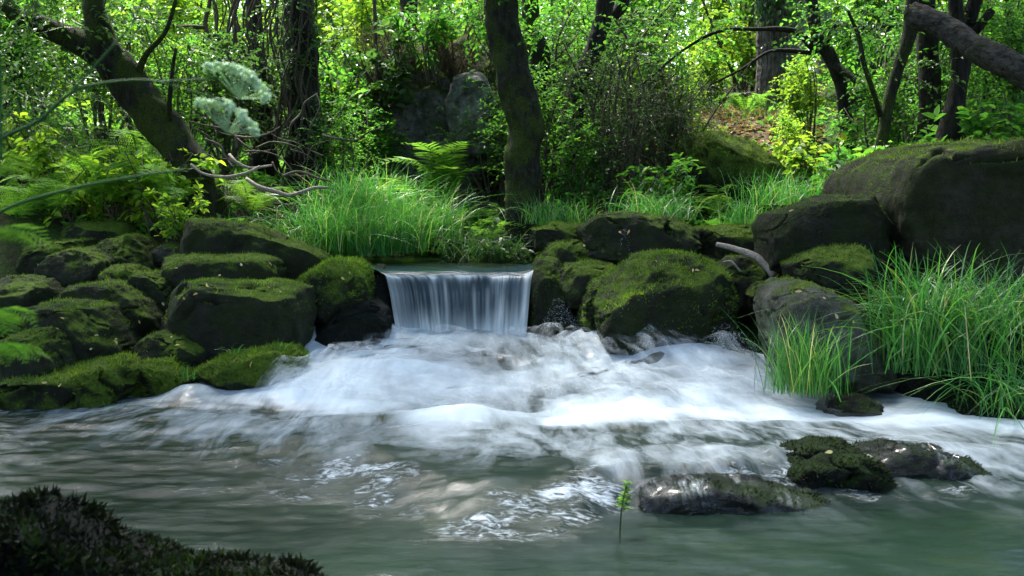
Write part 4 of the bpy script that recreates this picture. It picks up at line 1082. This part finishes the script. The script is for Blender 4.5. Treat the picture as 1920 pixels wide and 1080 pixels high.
# near layer round the pool and boulders
for k, (kind, px, d, lab, mat, sc, ti, py) in enumerate([
    ('bush', 680, 11.7, 'leafy bush hiding the left foot of the outcrop', 'leaf', .8, .2, None), ('fine', 930, 11.6, 'small leaved bush between outcrop and central trunk', 'leaf', .9, .2, None),
    ('fine', 640, 10.9, 'low fine bush behind the left sedge tussock', 'leaf', .8, .3, None), ('bush', 1110, 10.8, 'leafy bush at the foot of the crooked trunk', 'leaf', .7, .4, None),
    ('fine', 1020, 11.2, 'fine bush filling the gap between the two central trunks', 'leaf', 1.0, .3, None), ('bush', 1290, 12.2, 'bush left of the mossy mound', 'leaf_bright', .6, .2, None),
    ('bush', 430, 10.9, 'shady bush behind the root tangle', 'leaf_dark', .9, .3, None), ('fine', 350, 10.6, 'fine bush at the right of the leaning trunk', 'leaf', .9, .3, None),
    ('bush', 30, 10.6, 'leafy bush at the left edge under the long branch', 'leaf', 1.1, .4, None), ('bush', 1460, 11.6, 'bush just below the pine roots', 'leaf_bright', .5, .3, None),
    ('bush', 1640, 11.0, 'bush between the leaning grey trunk and crooked sapling', 'leaf', .8, .4, None), ('fine', 1760, 11.2, 'fine leaved bush under the broken log', 'leaf', .9, .5, None), ('fine', 1910, 10.4, 'fine leaved bush at the right edge under the log', 'leaf', 1.0, .4, None),
    ('herb', 720, 12.0, 'leafy tuft hanging on the left side of the outcrop', 'leaf_dark', 1.6, .4, 220), ('herb', 800, 11.9, 'leafy tuft on the middle of the outcrop', 'leaf', 1.3, .2, 140), ('herb', 930, 11.9, 'leafy tuft on the right of the outcrop', 'leaf', 1.1, .3, 120)]):
    shrub(kind, k, px, d, lab, mat, sc, ti, py=py)
shrub('brush', 0, 1165, 11.0, 'heap of dark dry brush right of the crooked trunk', 'leaf_dark', 1.05, .2)
shrub('brush', 1, 1230, 11.4, 'dark twiggy brush slope next to the mossy mound', 'leaf_dark', .95, .1)
shrub('brush', 1, 850, 12.3, 'brown dry brush drooping over the outcrop top', 'brush', .55, .2, py=160)
shrub('brush', 0, 720, 12.2, 'dry brush hanging from the left of the outcrop', 'brush', .55, .0, py=190)
for k, (px, d, lab, mat, sc, ti) in enumerate([(60,9.5,'bright herb by the left edge above the boulders','leaf_bright',1.3,.1),(150,9.3,'yellow green herb behind the left boulder pile','leaf_bright',1.2,.3),
    (235,9.4,'vivid yellow green herb at the foot of the leaning tree','leaf_bright',1.3,.5),(310,9.3,'bright leafy herb right under the leaning trunk','leaf_bright',1.3,.4),
    (1065,10.4,'pale leaved herb right of the central trunk','leaf',1.4,.4),(1100,9.8,'low green herb behind the fall wall','leaf',1.0,.3),(905,10.4,'shady herb at the left foot of the central trunk','leaf_dark',1.3,.3),
    (870,9.6,'dark leafy herb overhanging the pool at right','leaf_dark',1.0,.2),(950,9.5,'dark herb at the pool edge below the central trunk','leaf_dark',1.0,.3),(1500,11,'bright yellow herb left of the giant boulder','leaf_bright',1.2,-.05),
    (1545,10.6,'yellow green herb behind the giant boulder tip','leaf_bright',1.2,-.1),(1600,10,'green herb behind the mossy rim of the giant boulder','leaf',1.4,.3),(1690,9.8,'pale green herb above the giant boulder rim','leaf',1.5,.5),
    (1780,9.7,'leafy herb in the middle above the giant boulder','leaf',1.5,.4),(1880,9.7,'leafy herb near the right edge above the giant boulder','leaf',1.6,.4),(1240,10.2,'dark green herb beneath the dry brush','leaf',1.2,.3)]):
    shrub('herb', k, px, d, lab, mat, sc, ti, name='leafy_herb', stem='stem')
shrub('herb', 1, 328, 8.75, 'upright light green seedling beside the long sloping boulder', 'leaf_bright', .75, .2, name='seedling', py=455, stem='stem')

# ------------------------------------------------------------------ ferns
def frond_mesh(seed, pairs=24, sub=0, arch=.45, wid=.16, pw=.62):
    """unit-length frond along +X, arching up and over"""
    rng = np.random.default_rng(seed)
    def rach(t): return np.stack([t * (1 - .12 * t), 0 * t, arch * np.sin(t * 2.4) * .8 - .25 * t ** 2.5], -1)
    tt = np.linspace(0, 1, 12)
    parts = [(*tube(rach(tt), .006 * (1.15 - tt), 4), .3)]
    t = np.linspace(.14, .985, pairs)
    ln = wid * np.sin(np.pi * (t * .86 + .12)) ** .8 * 1.35
    C = rach(t); T = unit(np.gradient(rach(t), axis=0))
    for sg in (-1, 1):
        ax = np.stack([.42 * np.ones(pairs), sg * np.ones(pairs), -.18 * np.ones(pairs)], -1) + rng.normal(0, .08, (pairs, 3))
        ax = unit(ax); nr = np.stack([-T[:, 2], 0 * t, T[:, 0]], -1)
        if not sub:
            parts.append(leaves(C, ax, nr, ln, ln[0] * 0 + pw * (t[1] - t[0]) + .004, fold=.1, curl=.12, rng=rng, var=.45 + .3 * rng.random(pairs)))
        else:
            s = (np.arange(sub) + .5) / sub
            for s2 in (-1, 1):
                pos = C[:, None] + ax[:, None] * (s[None, :, None] * ln[:, None, None]); pos[..., 2] -= .12 * ln[:, None] * s[None] ** 2
                sd = unit(np.cross(nr, ax))
                a2 = sd[:, None] * s2 + ax[:, None] * .7 + 0 * pos
                l2 = (np.minimum(ln[:, None] * .36, .75 * (t[1] - t[0])) * (1.05 - s[None] ** 1.4)).ravel()
                parts.append(leaves(pos.reshape(-1, 3), a2.reshape(-1, 3), np.repeat(nr, sub, 0), l2, l2 * .5 + .003, fold=.1, curl=.1, far=True, rng=rng, var=np.repeat(.35 + .5 * rng.random(pairs), sub)))
    return mesh('frond', *join(parts), smooth=False)
FROND = {'fern': [frond_mesh(60 + i, 26, 0, .5 + .1 * i) for i in range(2)], 'bracken': [frond_mesh(70 + i, 17, 11, .35 + .12 * i, .27) for i in range(3)],
         'feather': [frond_mesh(80 + i, 15, 0, .15 + .1 * i, .24, .22) for i in range(2)]}
for l in FROND.values():
    for m_ in l: m_.materials.append(M['fern'])
def fern(kind, label, px, py, d, n, length, tint=0.0, up=.5, spread=None, seed=0, name='fern', group=None):
    rng = np.random.default_rng(1000 + seed + int(px))
    c = W(px, py, d)
    if name == 'fern': c[2] = gz(c[0], d) if kind == 'fern' else c[2]
    root = obj(name, None, loc=c, label=label, cat='fern' if name != 'feathery_plant' else 'plant', group=group)
    for k in range(n):
        o = obj('frond', FROND[kind][k % len(FROND[kind])], None, parent=root, tint=tint + rng.normal(0, .08))
        az = (k + rng.uniform(-.3, .3)) / n * 6.28 if spread is None else rng.uniform(*spread)
        s = length * rng.uniform(.7, 1.15)
        o.rotation_euler = (rng.normal(0, .2), -up * rng.uniform(.5, 1.3), az); o.scale = (s, s, s)
    return root
fern('fern', 'upright dark fern in front of the rock outcrop', 828, 300, 11.0, 9, 1.15, .25, 1.15)
fern('fern', 'arching bright fern between the sedge and outcrop', 785, 330, 10.6, 11, .95, .4, .8)
fern('fern', 'fern spreading over the sedge top at right', 870, 330, 10.5, 10, .9, .3, .8)
fern('fern', 'fern left of the central trunk at the pool bank', 908, 350, 10.3, 9, .8, .2, .8)
fern('fern', 'small fern behind the left of the sedge clump', 705, 320, 10.7, 9, .9, .3, .8)
fern('fern', 'grey green fern at the left foot of the pine', 1400, 225, 14.3, 8, .55, .2, .3)
fern('fern', 'bright fern on the mossy mound by the path', 1300, 300, 10.6, 8, .36, .5, .7)
fern('fern', 'fern below the mossy mound', 1350, 345, 10.3, 9, .5, .3, .6)
fern('fern', 'fern right of the path near the dry brush', 1268, 330, 10.6, 8, .5, .3, .6)
for k, (px, py, d, lab) in enumerate([(30,420,8.9,'bracken fern at the far left edge above the boulders'),(110,400,9.0,'bracken fern over the upper left blocks'),(190,390,9.2,'bracken fern left of the leaning trunk base'),
    (260,380,9.3,'bracken fern in front of the leaning trunk'),(320,390,9.2,'bracken fern behind the small seedling'),(60,350,9.8,'taller bracken fern behind the left edge bracken'),
    (160,335,10.0,'pale bracken fern in the bright patch at left'),(260,330,10.0,'yellowish bracken fern under the leaning trunk'),(400,400,9.6,'dark bracken fern left of the root tangle'),(470,405,9.6,'dark bracken fern below the root tangle')]):
    fern('bracken', lab, px, py, d, 7, .55, [.6, .6, .7, .7, .6, .6, .9, 1.0, -.2, -.2][k], .5, name='bracken_fern', seed=k)

# ------------------------------------------------------------------ sedges and grass
def blades(rng, n, spread, Lr, lean, droop, width, az=None, base=None):
    b = np.c_[rng.normal(0, spread, (n, 2)), np.zeros(n)] if base is None else base
    a = rng.uniform(0, 6.28, n) if az is None else rng.normal(az[0], az[1], n)
    o = np.c_[np.cos(a), np.sin(a), np.zeros(n)]
    le = np.abs(rng.normal(0, lean, n))[:, None]
    d = unit(np.array([0, 0, 1.0]) + o * le + rng.normal(0, .06, (n, 3)))
    L = rng.uniform(*Lr, n)[:, None]
    dr = droop * rng.uniform(.4, 1.4, n)[:, None]
    t = np.linspace(0, 1, 8)
    C = b[:, None] + d[:, None] * (L[:, None] * t[None, :, None]) + (o * .6 - np.array([0, 0, 1.0]))[:, None] * (dr * L)[:, None] * (t ** 2.4)[None, :, None]
    sd = unit(np.cross(d, o + 1e-3)); sd = unit(sd + rng.normal(0, .4, (n, 3)))
    w = width * rng.uniform(.6, 1.2, n)[:, None] * (np.minimum(1, 1.25 - t) * np.minimum(1, .6 + 2 * t))[None]
    w[:, -1] = .0004
    V = np.stack([C + sd[:, None] * w[..., None], C - sd[:, None] * w[..., None]], 2)  # n,8,2,3
    V = V.reshape(-1, 3)
    i = np.arange(n)[:, None] * 16 + np.arange(7)[None] * 2
    F = np.stack([i, i + 1, i + 3, i + 2], -1).reshape(-1, 4)
    va = np.repeat(np.clip(rng.normal(.5, .22, n), 0, 1), 16)
    return V, [F], va
def sedge(label, px, py, d, n, spread, Lr, lean=.35, droop=.5, width=.005, tint=0.0, single=0, seed=0, mat='grass', az=None, name='sedge_clump', cat='grass'):
    rng = np.random.default_rng(2000 + seed + int(px))
    root = obj(name, None, loc=W(px, py, d), label=label, cat=cat)
    V, F, va = blades(rng, n, spread, Lr, lean, droop, width, az)
    obj('blades', mesh('blades', V, F, va), M[mat], parent=root, kind='stuff', tint=tint)
    for k in range(single):
        V, F, va = blades(rng, 1, spread, (Lr[1] * .85, Lr[1] * 1.2), lean * 1.4, droop * 1.2, width * 1.2, az)
        obj('blade', mesh('blade', V, F, va), M[mat], parent=root, tint=tint + .1)
    return root
# big clump at the pool: several tussocks
for k, (px, py, d, n, lab) in enumerate([(610,470,9.35,420,'left tussock of the bright sedge by the pool'),(680,478,9.45,560,'front tussock of the bright sedge beside the waterfall lip'),(750,472,9.6,520,'middle tussock of the bright sedge behind the pool'),
        (700,420,9.9,520,'rear tussock of the bright sedge behind the pool'),(810,450,9.9,420,'right tussock of the sedge behind the pool'),(640,420,9.8,380,'rear left tussock of the bright sedge')]):
    sedge(lab, px, py, d, n, .14, (.42, .82), .42, .42, .0038, [.35, .35, .3, .5, .0, .3][k], 10, k)
sedge('tall arching sedge clump at the right bank', 1760, 690, 6.25, 480, .17, (.5, .95), .26, .5, .0052, .0, 40)
sedge('arching sedge clump left of the tall right bank sedge', 1730, 640, 6.45, 190, .12, (.45, .85), .36, .55, .005, -.1, 24)
sedge('sedge clump at the right edge behind the tall one', 1860, 660, 6.4, 400, .18, (.45, .9), .3, .5, .005, .0, 30)
sedge('pale sedge drooping at the right edge by the water', 1900, 775, 5.85, 160, .12, (.4, .75), .5, .7, .004, .2, 20)
sedge('upright grass tuft in front of the slanted slab', 1508, 735, 6.15, 330, .10, (.25, .58), .30, .25, .0035, .15, 24)
sedge('arching sedge on top of the long black boulder', 1235, 412, 8.95, 260, .16, (.25, .5), .6, .5, .003, .25, 16)
sedge('pale grass tuft left of the dark square block', 1400, 420, 9.0, 160, .10, (.2, .36), .4, .4, .003, .5, 10)
sedge('bright grass behind the dark square block', 1480, 385, 9.6, 420, .22, (.25, .5), .4, .4, .003, .55, 8)
sedge('short grass between the central trunk and fall wall', 1040, 420, 9.6, 260, .16, (.2, .4), .4, .35, .0028, .1, 6)
sedge('dark grass hanging over the pool edge at right', 900, 478, 9.5, 240, .2, (.25, .5), .6, .6, .0028, -.45, 6)
sedge('dark grass below the root tangle', 500, 450, 9.3, 260, .25, (.25, .5), .6, .5, .003, -.4, 6)
sedge('tiny grass sprig on the low flat mossy stone', 525, 660, 6.7, 8, .02, (.06, .13), .3, .3, .0025, .2)
sedge('drooping grass sprig at the left of the low flat mossy stone', 440, 665, 6.7, 14, .03, (.06, .13), .6, .6, .0025, .2)
sedge('short grass sprig on the small mossy stone by the foam', 355, 712, 6.5, 22, .04, (.06, .13), .4, .3, .0025, .1)
sedge('two leaf grass sprig beside the dark half sunk stone', 288, 668, 6.75, 8, .02, (.05, .09), .3, .2, .0025, .2)
sedge('thin trailing grass at the left waterline', 222, 775, 6.1, 16, .05, (.06, .16), .5, .5, .003, .0)
# low cover over the whole forest floor
def ground_cover():
    rng = np.random.default_rng(91)
    n = 26000
    x = rng.uniform(-9, 9, n); y = 9.0 + 11 * rng.random(n) ** 1.2
    p = np.exp(-((x - 2.75 - .12 * (y - 14)) ** 2 / .5)) * sst(11.2, 13.5, y)
    pool = (np.abs(x + .62) < 1.45) & (y < 10.3)
    k = (rng.random(n) > p * 1.2) & ~pool
    x, y = x[k], y[k]; n = len(x)
    pos = np.c_[x, y, ground(x, y) + rng.uniform(0, .12, n)]
    a = rng.uniform(0, 6.28, n)
    ax = np.c_[np.cos(a), np.sin(a), rng.uniform(-.2, .9, n)]
    va = np.clip(.5 + .5 * fbm(pos * .8, 2, 92) + rng.normal(0, .15, n), 0, 1)
    L = rng.uniform(.05, .13, n)
    lv = leaves(pos, ax, np.array([0, 0, 1.0]) + rng.normal(0, .4, (n, 3)), L, L * rng.uniform(.35, .6, n), var=va, far=True, rng=rng)
    m = 9000
    xb = rng.uniform(-6, 6, m); yb = 9.2 + 8 * rng.random(m)
    kk = ~((np.abs(xb + .62) < 1.4) & (yb < 10.2)); xb, yb = xb[kk], yb[kk]
    bl = blades(rng, len(xb), 0, (.12, .34), .5, .4, .0035, base=np.c_[xb, yb, ground(xb, yb)])
    obj('ground_cover', mesh('ground_cover', *join([lv, bl]), smooth=False), M['leaf'], label='low green herbs and grass covering the forest floor', kind='stuff', tint=.15)
    n = 2600
    y = rng.uniform(11.5, 17.5, n); x = 2.75 + .12 * (y - 14) + rng.normal(0, .6, n)
    pos = np.c_[x, y, ground(x, y) + .02]
    lv = leaves(pos, np.c_[rng.normal(size=(n, 2)), np.zeros(n)], np.array([0, 0, 1.0]) + rng.normal(0, .35, (n, 3)), rng.uniform(.06, .11, n), rng.uniform(.04, .07, n), far=True, rng=rng)
    obj('leaf_litter', mesh('leaf_litter', *lv, smooth=False), M['deadleaf'], label='reddish brown dead leaves strewn over the path', kind='stuff')
ground_cover()
def distant_foliage():
    rng = np.random.default_rng(95)
    n = 210000
    P = np.c_[rng.uniform(-22, 22, n), rng.uniform(22, 40, n), 1.0 + 10 * rng.random(n) ** 1.3]
    k = fbm(P * np.array([.35, .35, .5]), 3, 96) > -.16 + .04 * P[:, 2]
    P = P[k]; n = len(P)
    L = rng.uniform(.16, .32, n)
    va = np.clip(.5 + .6 * fbm(P * .5, 2, 97) + rng.normal(0, .15, n), 0, 1)
    lv = leaves(P, rng.normal(size=(n, 3)) - [0, 0, .4], np.array([0, -.5, .8]) + rng.normal(0, .5, (n, 3)), L, L * .6, var=va, far=True, rng=rng)
    obj('distant_foliage', mesh('distant_foliage', *lv, smooth=False), M['leaf_bright'], label='bright blurred leaves of the far forest', kind='stuff', tint=.2)
distant_foliage()

# ------------------------------------------------------------------ umbel plant and feathery leaves close to the camera
root = obj('umbel_plant', None, loc=W(-330, 560, 2.3), label='pale green umbel flowers on arching stems in the near left foreground', cat='flower')
b0 = np.array(root.location)
def near_stem(pts, par, nm='stem'):
    pts = [(a_, b_, c_, w_ * .62) for a_, b_, c_, w_ in pts]
    P, r = wpath(pts, 40)
    return obj(nm, mesh(nm, *tube(P - b0, r, 8), var=None), M['stem'], parent=par)
for l in ([(-330,560,2.3,16),(-120,350,2.3,14),(0,262,2.3,13),(70,228,2.3,12),(125,180,2.3,11),(170,160,2.3,9),(270,150,2.3,7),(350,168,2.32,6),(420,190,2.35,5)],
          [(125,182,2.3,8),(190,110,2.3,7),(250,40,2.3,6),(275,-30,2.3,6)], [(-60,470,2.3,13),(0,398,2.3,11),(130,355,2.3,10),(260,330,2.3,8),(345,318,2.3,5)], [(2,300,2.3,9),(0,120,2.3,8),(-4,-30,2.3,8)],
          [(300,153,2.31,5),(360,150,2.32,5),(410,145,2.35,4)]):
    near_stem(l, root)
rng = np.random.default_rng(111)
ico_v = np.array([[0,0,1],[.89,0,.45],[.28,.85,.45],[-.72,.53,.45],[-.72,-.53,.45],[.28,-.85,.45],[.72,.53,-.45],[-.28,.85,-.45],[-.89,0,-.45],[-.28,-.85,-.45],[.72,-.53,-.45],[0,0,-1]])
ico_f = np.array([[0,1,2],[0,2,3],[0,3,4],[0,4,5],[0,5,1],[1,6,2],[2,7,3],[3,8,4],[4,9,5],[5,10,1],[2,6,7],[3,7,8],[4,8,9],[5,9,10],[1,10,6],[6,11,7],[7,11,8],[8,11,9],[9,11,10],[10,11,6]])
def blobs(C, r):
    n = len(C); V = (C[:, None] + ico_v[None] * np.broadcast_to(r, (n,))[:, None, None]).reshape(-1, 3)
    F = (np.arange(n)[:, None, None] * 12 + ico_f[None]).reshape(-1, 3)
    return V, F
for (cx, cyy, wdt, rot) in ((448, 140, 118, .5), (425, 205, 116, .45)):
    c = W(cx, cyy + 18, 2.36) - b0
    um = obj('umbel', None, parent=root, loc=c)
    # dome of small round umbellets
    for k in range(17):
        t_ = (k / 16 - .5) * 2
        yy = rng.uniform(-.5, .5)
        q = np.array([t_ * wdt * .5 / FPX * 2.36, yy * .045, (1 - t_ * t_ * .9) * .028 - abs(yy) * .012])
        ca, sa = math.cos(-rot), math.sin(-rot)
        q = np.array([q[0] * ca - q[2] * sa, q[1], q[0] * sa + q[2] * ca])
        m_ = 34
        D_ = unit(rng.normal(size=(m_, 3)) + [0, 0, .9])
        V, F = blobs(q + D_ * .0115 * rng.uniform(.6, 1.05, (m_, 1)), rng.uniform(.0022, .0036, m_))
        rays = [(*tube(np.array([[0, 0, -.03], q * .6 + [0, 0, -.012], q]), .0009, 4), .1)]
        V2, F2, v2 = join([(V, [F], np.repeat(rng.random(m_), 12))] + rays)
        obj('umbellet', mesh('umbellet', V2, F2, v2), M['umbel'], parent=um)
for k, (px, py, d, n, ln, sp, lab, ti) in enumerate([(-30, 440, 2.5, 6, .16, (-.6, .9), 'feathery leaves at the left edge beside the umbel stem', .2), (-25, 590, 2.5, 8, .16, (-1.2, .6), 'feathery bright leaves drooping over the left boulders', .6),
        (-25, 655, 2.4, 8, .14, (-1.4, .5), 'lowest feathery leaves at the left edge near the water', .7), (-30, 330, 2.6, 5, .15, (-.4, 1.0), 'feathery leaves at the left edge behind the umbel stems', .1), (200, -20, 2.6, 6, .13, (-2.6, -.4), 'feathery leaves hanging into the top left', .1)]):
    fern('feather', lab, px, py, d, n, ln, ti, -.05 if k != 3 else .3, sp, k, 'feathery_plant')
# sprig standing in the shallow water at the front
root = obj('water_sprig', None, loc=W(1167, 1005, 4.05), label='tiny green sprig standing up in the foreground water', cat='plant')
b0 = np.array(root.location)
P = np.array([[-.012, 0, -.1], [-.008, 0, .05], [.0, 0, .13], [.016, 0, .2]])
obj('stem', mesh('stem', *tube(smooth_path(P, 14), .003, 6)), M['stem'], parent=root)
for k in range(40):
    a = k * 2.4; h = .10 + .11 * (k / 40)
    lv = leaves(np.array([[.016 * sst(.08, .2, h), 0, h]]), np.array([[math.cos(a), math.sin(a), .3 + .4 * math.sin(k * 1.7)]]), np.array([[0, 0, 1.0]]), .040 - .020 * k / 40, .016)
    obj('leaf', mesh('leaf', *lv), M['fern'], parent=root, tint=.2)

# ------------------------------------------------------------------ spray
def spray():
    rng = np.random.default_rng(121)
    C, Rr = [], []
    def arc(x0, y0, x1, y1, h, d, n=70, r=.003):
        t = np.linspace(0, 1, n) + rng.normal(0, .006, n)
        for q in t:
            p = W(x0 + (x1 - x0) * q, y0 + (y1 - y0) * q - 4 * h * q * (1 - q) * (.75 + .5 * q), d)
            C.append(p + rng.normal(0, .010, 3)); Rr.append(r * rng.uniform(.3, .95))
    for k in range(9):
        arc(1012 + k * 3, 625 - k * 2, 1068 + k * 5 + rng.uniform(0, 10), 633 + rng.uniform(-8, 8), 62 - 6 * k + rng.uniform(-4, 4), 8.1)
    for k in range(8):
        arc(1195 + k * 9, 650, 1290 + k * 10 + rng.uniform(-10, 10), 658, 48 - 3 * k + rng.uniform(-8, 8), 7.2)
    for k in range(9):
        arc(1300 + k * 8, 675 - k * 2, 1370 + k * 9, 620 + k * 6 + rng.uniform(-8, 8), 18 + rng.uniform(-6, 12), 7.0, r=.0026)
    for k in range(5):
        arc(1175 + k * 2, 665, 1200 + k * 6, 668, 45 - 8 * k, 7.5, 40)
    arc(1160, 488, 1181, 478, 50, 8.25, 90, r=.0022)
    V, F = blobs(np.array(C), np.array(Rr))
    obj('water_spray', mesh('water_spray', V, F), M['drop'], label='arcs of fine droplets splashing off the rocks right of the waterfall', kind='stuff')
spray()

# ------------------------------------------------------------------ small pale leaves lying on the boulders
def fallen_leaves():
    bpy.context.view_layer.update()
    dg = bpy.context.evaluated_depsgraph_get()
    rng = np.random.default_rng(151)
    P, Nn = [], []
    spots = [(414,520),(391,538),(372,552),(212,640),(165,655),(322,636),(455,500),(500,540),(152,560),(260,600),(470,690),(120,600),(90,720),(640,520),
             (1235,490),(1300,505),(1500,500),(1540,560),(1600,610),(1180,430),(1480,400),(1100,460),(1560,850),(1700,850),(1300,900),(1420,905)]
    for px, py in spots + [(a + rng.normal(0, 40), b + rng.normal(0, 14)) for a, b in spots[:20]]:
        d = Vector(W(px, py, 5.0) - CAM).normalized()
        hit, loc, nor, _, ob, _ = SC.ray_cast(dg, Vector(CAM), d)
        if hit and (ob.name.startswith(('boulder', 'moss', 'stream_rock')) ) and loc.y > 4:
            P.append(np.array(loc) + np.array(nor) * .012 - np.array(d) * .01); Nn.append(np.array(nor))
    if not P: return
    P, Nn = np.array(P), np.array(Nn); n = len(P)
    L = rng.uniform(.022, .045, n)
    lv = leaves(P, np.cross(Nn, rng.normal(size=(n, 3))), Nn + rng.normal(0, .35, (n, 3)), L, L * rng.uniform(.4, .65, n), var=rng.uniform(.4, 1, n), rng=rng)
    obj('fallen_leaves', mesh('fallen_leaves', *lv, smooth=False), M['paleleaf'], label='small pale fallen leaves scattered over the mossy boulders', kind='stuff')
fallen_leaves()
